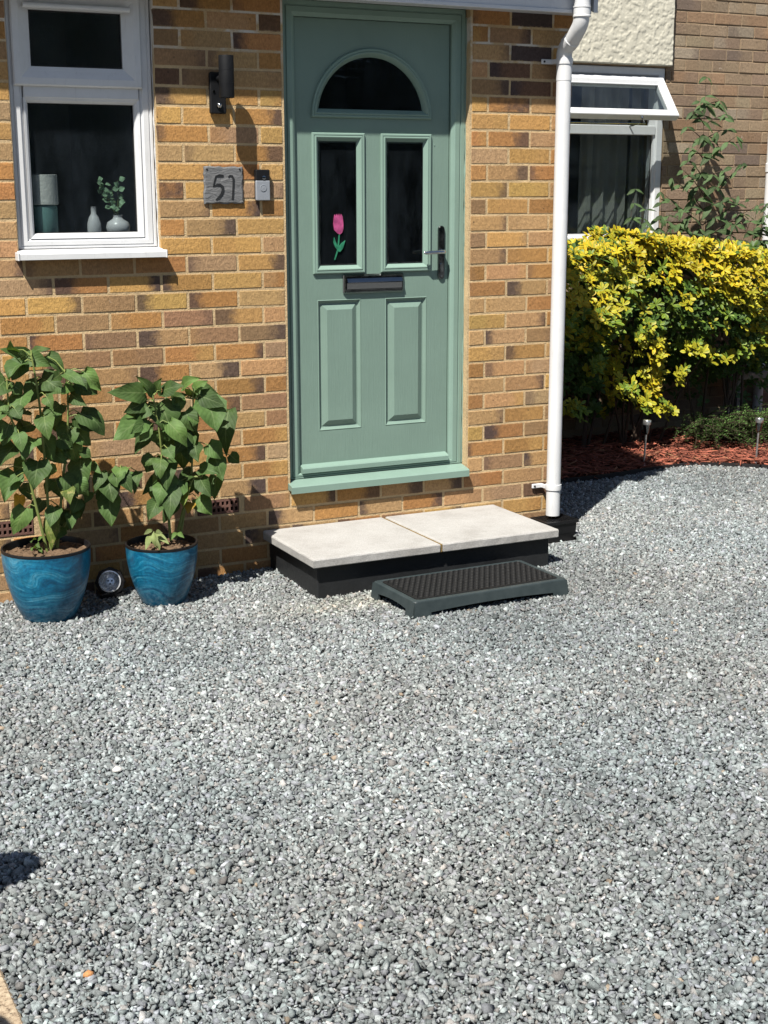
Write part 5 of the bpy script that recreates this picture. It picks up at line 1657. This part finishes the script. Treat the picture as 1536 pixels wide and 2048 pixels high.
def shrub_point(r_, front_only):
    while True:
        x = r_.uniform(1.95, 4.35)
        top = shrub_top(x)
        z = r_.uniform(.22, top)
        u = (x - 3.12) / 1.25
        # lumpy depth of the front face
        bulge = .10 * math.sin(5.2 * x + 2.0) + .08 * math.sin(7.7 * z + 3 * x) + .05 * math.sin(13 * x - 9 * z)
        tuft = math.exp(-((x - 3.06) / .17) ** 2)
        over = sm((z - .50 - .13 * math.sin(4.3 * x + 1.2) - .06 * math.sin(11 * x)) / .42)                      # the crown overhangs a bare foot
        low = .56 - .16 * tuft
        over = max(over, tuft * sm((z - .18) / .2) * .85)
        if x < 2.85: over = max(over, .62 * sm((z - .2) / .2) * sm((2.9 - x) / .2))
        half = .42 * over * math.sqrt(max(0.05, 1 - max(0.0, (z - .95) / .42) ** 2.2)) + bulge * .55 * over
        yf = 1.74 - half
        return x, yf, z, top
parts_n = 0
TUFTS = [(3.72, .66), (4.0, .80), (2.62, .58), (2.80, .44), (3.36, .66), (3.50, .60), (2.95, .80), (3.12, .30), (2.98, .34), (3.24, .50), (4.1, .95), (2.45, .35)]
inner_v, inner_f, inner_c, off_ = [], [], [], 0
for k in range(4500):
    x, yf, z, top = shrub_point(rs, True)
    depth = abs(rs.gauss(0, .05)) if k < 2700 else rs.uniform(.05, .42)
    on_top = (k % 3 == 0)
    if on_top:
        z = top - abs(rs.gauss(0, .03)); yy = rs.uniform(yf, 1.98)
    else:
        yy = yf + depth
    if k >= 4050:
        z = rs.uniform(.2, .95); yy = rs.uniform(1.72, 1.98); depth = .5
    # the lower half is thin: mostly bare and shaded, with tufts
    if z < .85 and rs.random() < (.85 - z) * 1.1 and depth < .1: continue
    if z < .42 and not (2.75 < x < 3.30) and rs.random() < .75: continue
    sunny = (z - .72) / .6 + (.22 if on_top else 0) - depth * 5.5 + rs.gauss(0, .27) + .25 * math.sin(4.1 * x + 5 * z)  # growth is greener inside; the depth term also paints dark shaded gaps
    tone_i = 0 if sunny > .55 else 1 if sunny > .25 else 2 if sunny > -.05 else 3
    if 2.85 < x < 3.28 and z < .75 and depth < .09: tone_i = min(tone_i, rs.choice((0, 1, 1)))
    if k % 36 == 1:
        tx, tz = TUFTS[(k // 36) % len(TUFTS)]
        x, z, yy, tone_i, depth, on_top = tx + rs.gauss(0, .035), tz + rs.gauss(0, .03), 1.40 + rs.gauss(0, .03), rs.choice((1, 1, 2)), 0.0, False
    nrm = (rs.uniform(-.5, .4), -1.0 if not on_top else -.35, .65 + rs.uniform(-.2, .5))
    q = align(nrm, rs)
    s_ = rs.uniform(.7, 1.15)
    if parts_n < 295 and tone_i < 3 and depth < .06 and k % 4 == 0:
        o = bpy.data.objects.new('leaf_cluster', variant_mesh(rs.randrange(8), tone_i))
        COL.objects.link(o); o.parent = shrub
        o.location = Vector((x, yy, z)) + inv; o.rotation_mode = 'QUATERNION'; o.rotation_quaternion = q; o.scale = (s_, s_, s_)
        parts_n += 1
    else:
        v_ = rs.randrange(8)
        vs, fs, tn = variants[v_]
        Mx = np.array(q.to_matrix()) * s_
        inner_v.append(vs @ Mx.T + np.array(Vector((x, yy, z)) + inv)); inner_f.append(fs + off_); off_ += len(vs)
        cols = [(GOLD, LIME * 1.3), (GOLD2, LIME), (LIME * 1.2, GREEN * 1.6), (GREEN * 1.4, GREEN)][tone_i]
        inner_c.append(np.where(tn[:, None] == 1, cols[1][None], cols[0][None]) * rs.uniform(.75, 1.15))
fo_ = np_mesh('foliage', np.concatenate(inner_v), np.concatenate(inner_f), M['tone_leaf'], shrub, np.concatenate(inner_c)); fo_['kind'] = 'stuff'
for k in range(26):
    bx = rs.uniform(2.3, 4.1)
    tx, tz = bx + rs.uniform(-.35, .35), rs.uniform(.7, 1.2)
    ty = rs.uniform(1.45, 1.9)
    m = MB(); m.tube([Vector((bx, 1.72, 0)) + inv, Vector(((bx + tx) / 2 + rs.uniform(-.06, .06), 1.70, tz * .5)) + inv, Vector((tx, ty, tz)) + inv], [.011, .007, .003], 6)
    m.build('branch', M['twig'], shrub, smooth=60)

# ---- buddleia against the wall
bd_ = thing('buddleia', 'tall thin leafed bush rising above the golden shrub against brick wall', 'bush', (3.8, 1.95, 0))
inv = Vector((-3.8, -1.95, 0))
def spray(base, tip, nodes, ll, seed, droop=.5):
    r_ = random.Random(seed)
    base, tip = Vector(base), Vector(tip)
    mid = (base + tip) / 2 + Vector((r_.uniform(-.03, .03), -.01, r_.uniform(0, .03)))
    pts = []
    for i in range(9):
        u = i / 8
        pts.append(base * (1 - u) ** 2 + mid * 2 * u * (1 - u) + tip * u * u)
    m = MB(); m.tube([p_ + inv for p_ in pts], [.0045 * (1 - .75 * i / 8) for i in range(9)], 6); m.build('stem', M['twig'], bd_, smooth=60)
    d_ = (tip - base).normalized()
    for k in range(nodes):
        u = .25 + .75 * k / max(1, nodes - 1)
        p_ = base * (1 - u) ** 2 + mid * 2 * u * (1 - u) + tip * u * u
        for s_ in (-1, 1):
            if r_.random() < .1: continue
            L_ = ll * (1.1 - .45 * u) * r_.uniform(.75, 1.2)
            a = r_.uniform(0, 6.28) if k % 2 else r_.uniform(-.4, .4)
            dirv = Vector((s_ * math.cos(a * .5), -.35 * abs(math.sin(a)) - .1, -droop * r_.uniform(.6, 2.2) + .2)).normalized()
            leaf_mesh('leaf', p_ + inv, p_ + dirv * L_ + inv, L_ * .30, M['leaf_bud'], bd_, Vector((-.2, -.7, .7)), .10, .12, r_, heart=False, tooth=.03)
spray((3.80, 1.96, .4), (3.76, 1.93, 2.36), 13, .13, 1, .7)
ns = 0
rr_ = random.Random(9)
for z0 in (1.32, 1.42, 1.52, 1.62, 1.72, 1.84, 1.96, 2.06, 2.18):
    for s_ in (-1, 1):
        ln = max(.12, (2.42 - z0) * .44) * rr_.uniform(.7, 1.15)
        bx = 3.80 - (z0 - 1.3) * .035
        spray((bx, 1.94, z0), (bx + s_ * ln * .8, 1.90 - rr_.uniform(0, .08), z0 + ln * rr_.uniform(.25, .6)), 4 if ln > .25 else 3, .125, 30 + ns, .6); ns += 1
for k in range(22):
    x0 = rr_.uniform(4.0, 4.5) if k < 12 else rr_.uniform(3.2, 3.6)
    h_ = rr_.uniform(1.25, 1.56) if k < 12 else rr_.uniform(1.35, 1.66)
    spray((x0 + rr_.uniform(-.15, .15), 1.93, .9), (x0, 1.86 + rr_.uniform(-.06, .06), h_), 7, .13, 80 + k, .55)

# ---- low spreading evergreen
ls = thing('low_evergreen', 'low spreading small leaved evergreen spilling over red mulch', 'shrub', (3.75, 1.40, 0))
inv = np.array([-3.75, -1.40, 0.0])
LV, LF, LC, off_ = [], [], [], 0
rs = random.Random(33)
branches = MB()
for k in range(420):
    bx = 3.82 + rs.gauss(0, .24); by = 1.52 + rs.uniform(-.14, .18)
    if not 3.38 < bx < 4.45: continue
    ln = rs.uniform(.16, .36)
    a = rs.uniform(-2.7, -.4)
    h_ = rs.uniform(.06, .20)
    P0 = np.array([bx, by, rs.uniform(.05, .17)]); P2 = P0 + np.array([math.cos(a) * ln, math.sin(a) * ln * .9, rs.uniform(-.06, .10)]); P1 = (P0 + P2) / 2 + np.array([0, 0, h_ * .6])
    P2[2] = max(P2[2], .03)
    pts = [P0 * (1 - u) ** 2 + P1 * 2 * u * (1 - u) + P2 * u * u for u in np.linspace(0, 1, 6)]
    branches.tube([tuple(p_ + inv) for p_ in pts], [.0022, .002, .0018, .0015, .0012, .0008], 4)
    for i in range(26):
        u = .12 + .88 * i / 25
        c_ = P0 * (1 - u) ** 2 + P1 * 2 * u * (1 - u) + P2 * u * u
        d = (P2 - P0) / np.linalg.norm(P2 - P0); s_ = np.cross(d, [0, 0, 1]); s_ /= np.linalg.norm(s_)
        side = 1 if i % 2 else -1
        L_ = rs.uniform(.012, .022); W_ = L_ * .55
        dr = s_ * side * .8 + d * .5 + np.array([0, 0, rs.uniform(.0, .6)]); dr /= np.linalg.norm(dr)
        wv = np.cross(dr, [rs.uniform(-.4, .4), rs.uniform(-.4, .4), 1.0]); wv /= np.linalg.norm(wv)
        p = c_ + inv
        LV.append(np.array([p, p + dr * L_ * .5 + wv * W_ / 2, p + dr * L_, p + dr * L_ * .5 - wv * W_ / 2])); LF.append(np.array([(0, 1, 2), (0, 2, 3)]) + off_); off_ += 4
        g_ = np.array([.062, .122, .03]) * rs.uniform(.6, 1.6)
        LC.append(np.tile(g_[None], (4, 1)))
lo_ = np_mesh('foliage', np.concatenate(LV), np.concatenate(LF), M['tone_leaf'], ls, np.concatenate(LC)); lo_['kind'] = 'stuff'
bo_ = branches.build('branches', M['twig'], ls); bo_['kind'] = 'stuff'

# ---- small white bench in the shade and the neighbour's downpipe
bn = thing('garden_bench', 'low white painted wooden bench in deep shade under the bushes', 'bench', (4.10, 1.86, 0))
m = MB(); m.box(-.03, .95, -.02, .16, .375, .418, .004); m.build('seat', M['bench'], bn)
for (lx, ly) in ((0, 0), (0, .10), (.33, 0), (.86, 0), (.86, .10)):
    m = MB(); m.box(lx, lx + .05, ly, ly + .04, .0, .3745, .003); m.build('leg', M['bench'], bn)
np_ = thing('downpipe', 'white downpipe on the neighbour wall at the right edge', 'pipe', (4.452, 2.05, 0))
m = MB(); m.tube([(0, 0, .1), (0, 0, 4.1)], .034, 20); m.build('pipe', M['pipe'], np_, smooth=50)
m = MB(); m.lathe([(.034, 1.76), (.039, 1.765), (.039, 1.82), (.034, 1.825)], (0, 0, 0), 24, False, False); m.build('collar', M['pipe'], np_, smooth=40)

# ================================================================== ADDED OUT OF VIEW FOR SHADOWS AND REFLECTIONS
def add_shadow_post(loc, h_, r_, label):  # unseen post invented to throw a rounded shadow into view
    t_ = thing('shadow_post', label, 'post', loc)
    m = MB(); m.box(-.045, .045, -.045, .045, -.05, h_ - r_ * 1.25, .006); m.build('post', M['post'], t_)
    m = MB(); m.lathe([(.055, h_ - r_ * 1.25), (.055, h_ - r_ * 1.1), (.03, h_ - r_ * 1.0)] + [(max(.001, r_ * math.cos(a)), h_ + r_ * math.sin(a)) for a in np.linspace(-1.1, 1.57, 14)], (0, 0, 0), 28, True, True)
    m.build('shadow_ball', M['post'], t_, smooth=40)
add_shadow_post((-1.785 - .523, -2.40 - .4626, .014), 1.05, .088, 'timber ball post added out of view to shadow the gravel')
add_shadow_post((-2.02 - .523, -3.12 - .4626, .014), 1.05, .10, 'second timber ball post added out of view to shadow tan paving')
hx, hz = 60, 14  # leafy bank added out of view so the panes reflect something dark
rsn = np.random.RandomState(2)
gx, gz = np.meshgrid(np.linspace(-26, 26, hx), np.linspace(0, 5.5, hz))
gy = -17 + rsn.normal(0, .25, gx.shape) + .5 * np.sin(gx * .8)
gz = gz + np.linspace(0, 1, hz)[:, None] * rsn.normal(0, .4, hx)[None]
idx = np.arange(hx * hz).reshape(hz, hx)
q = np.stack([idx[:-1, :-1], idx[1:, :-1], idx[1:, 1:], idx[:-1, 1:]], -1).reshape(-1, 4)
top = idx[-1]
back = np.stack([gx[-1], gy[-1] - 1.5, gz[-1] * 0], -1)
vs = np.concatenate([np.stack([gx, gy, gz], -1).reshape(-1, 3), back])
bi = np.arange(hx * hz, hx * hz + hx)
q = np.concatenate([q, np.stack([top[:-1], bi[:-1], bi[1:], top[1:]], -1)])
tag(np_mesh('reflected_hedge', vs, q, M['reflected_hedge'], None, None, True), 'long dark green bank added unseen behind the viewer for glass reflections', 'reflected_hedge')
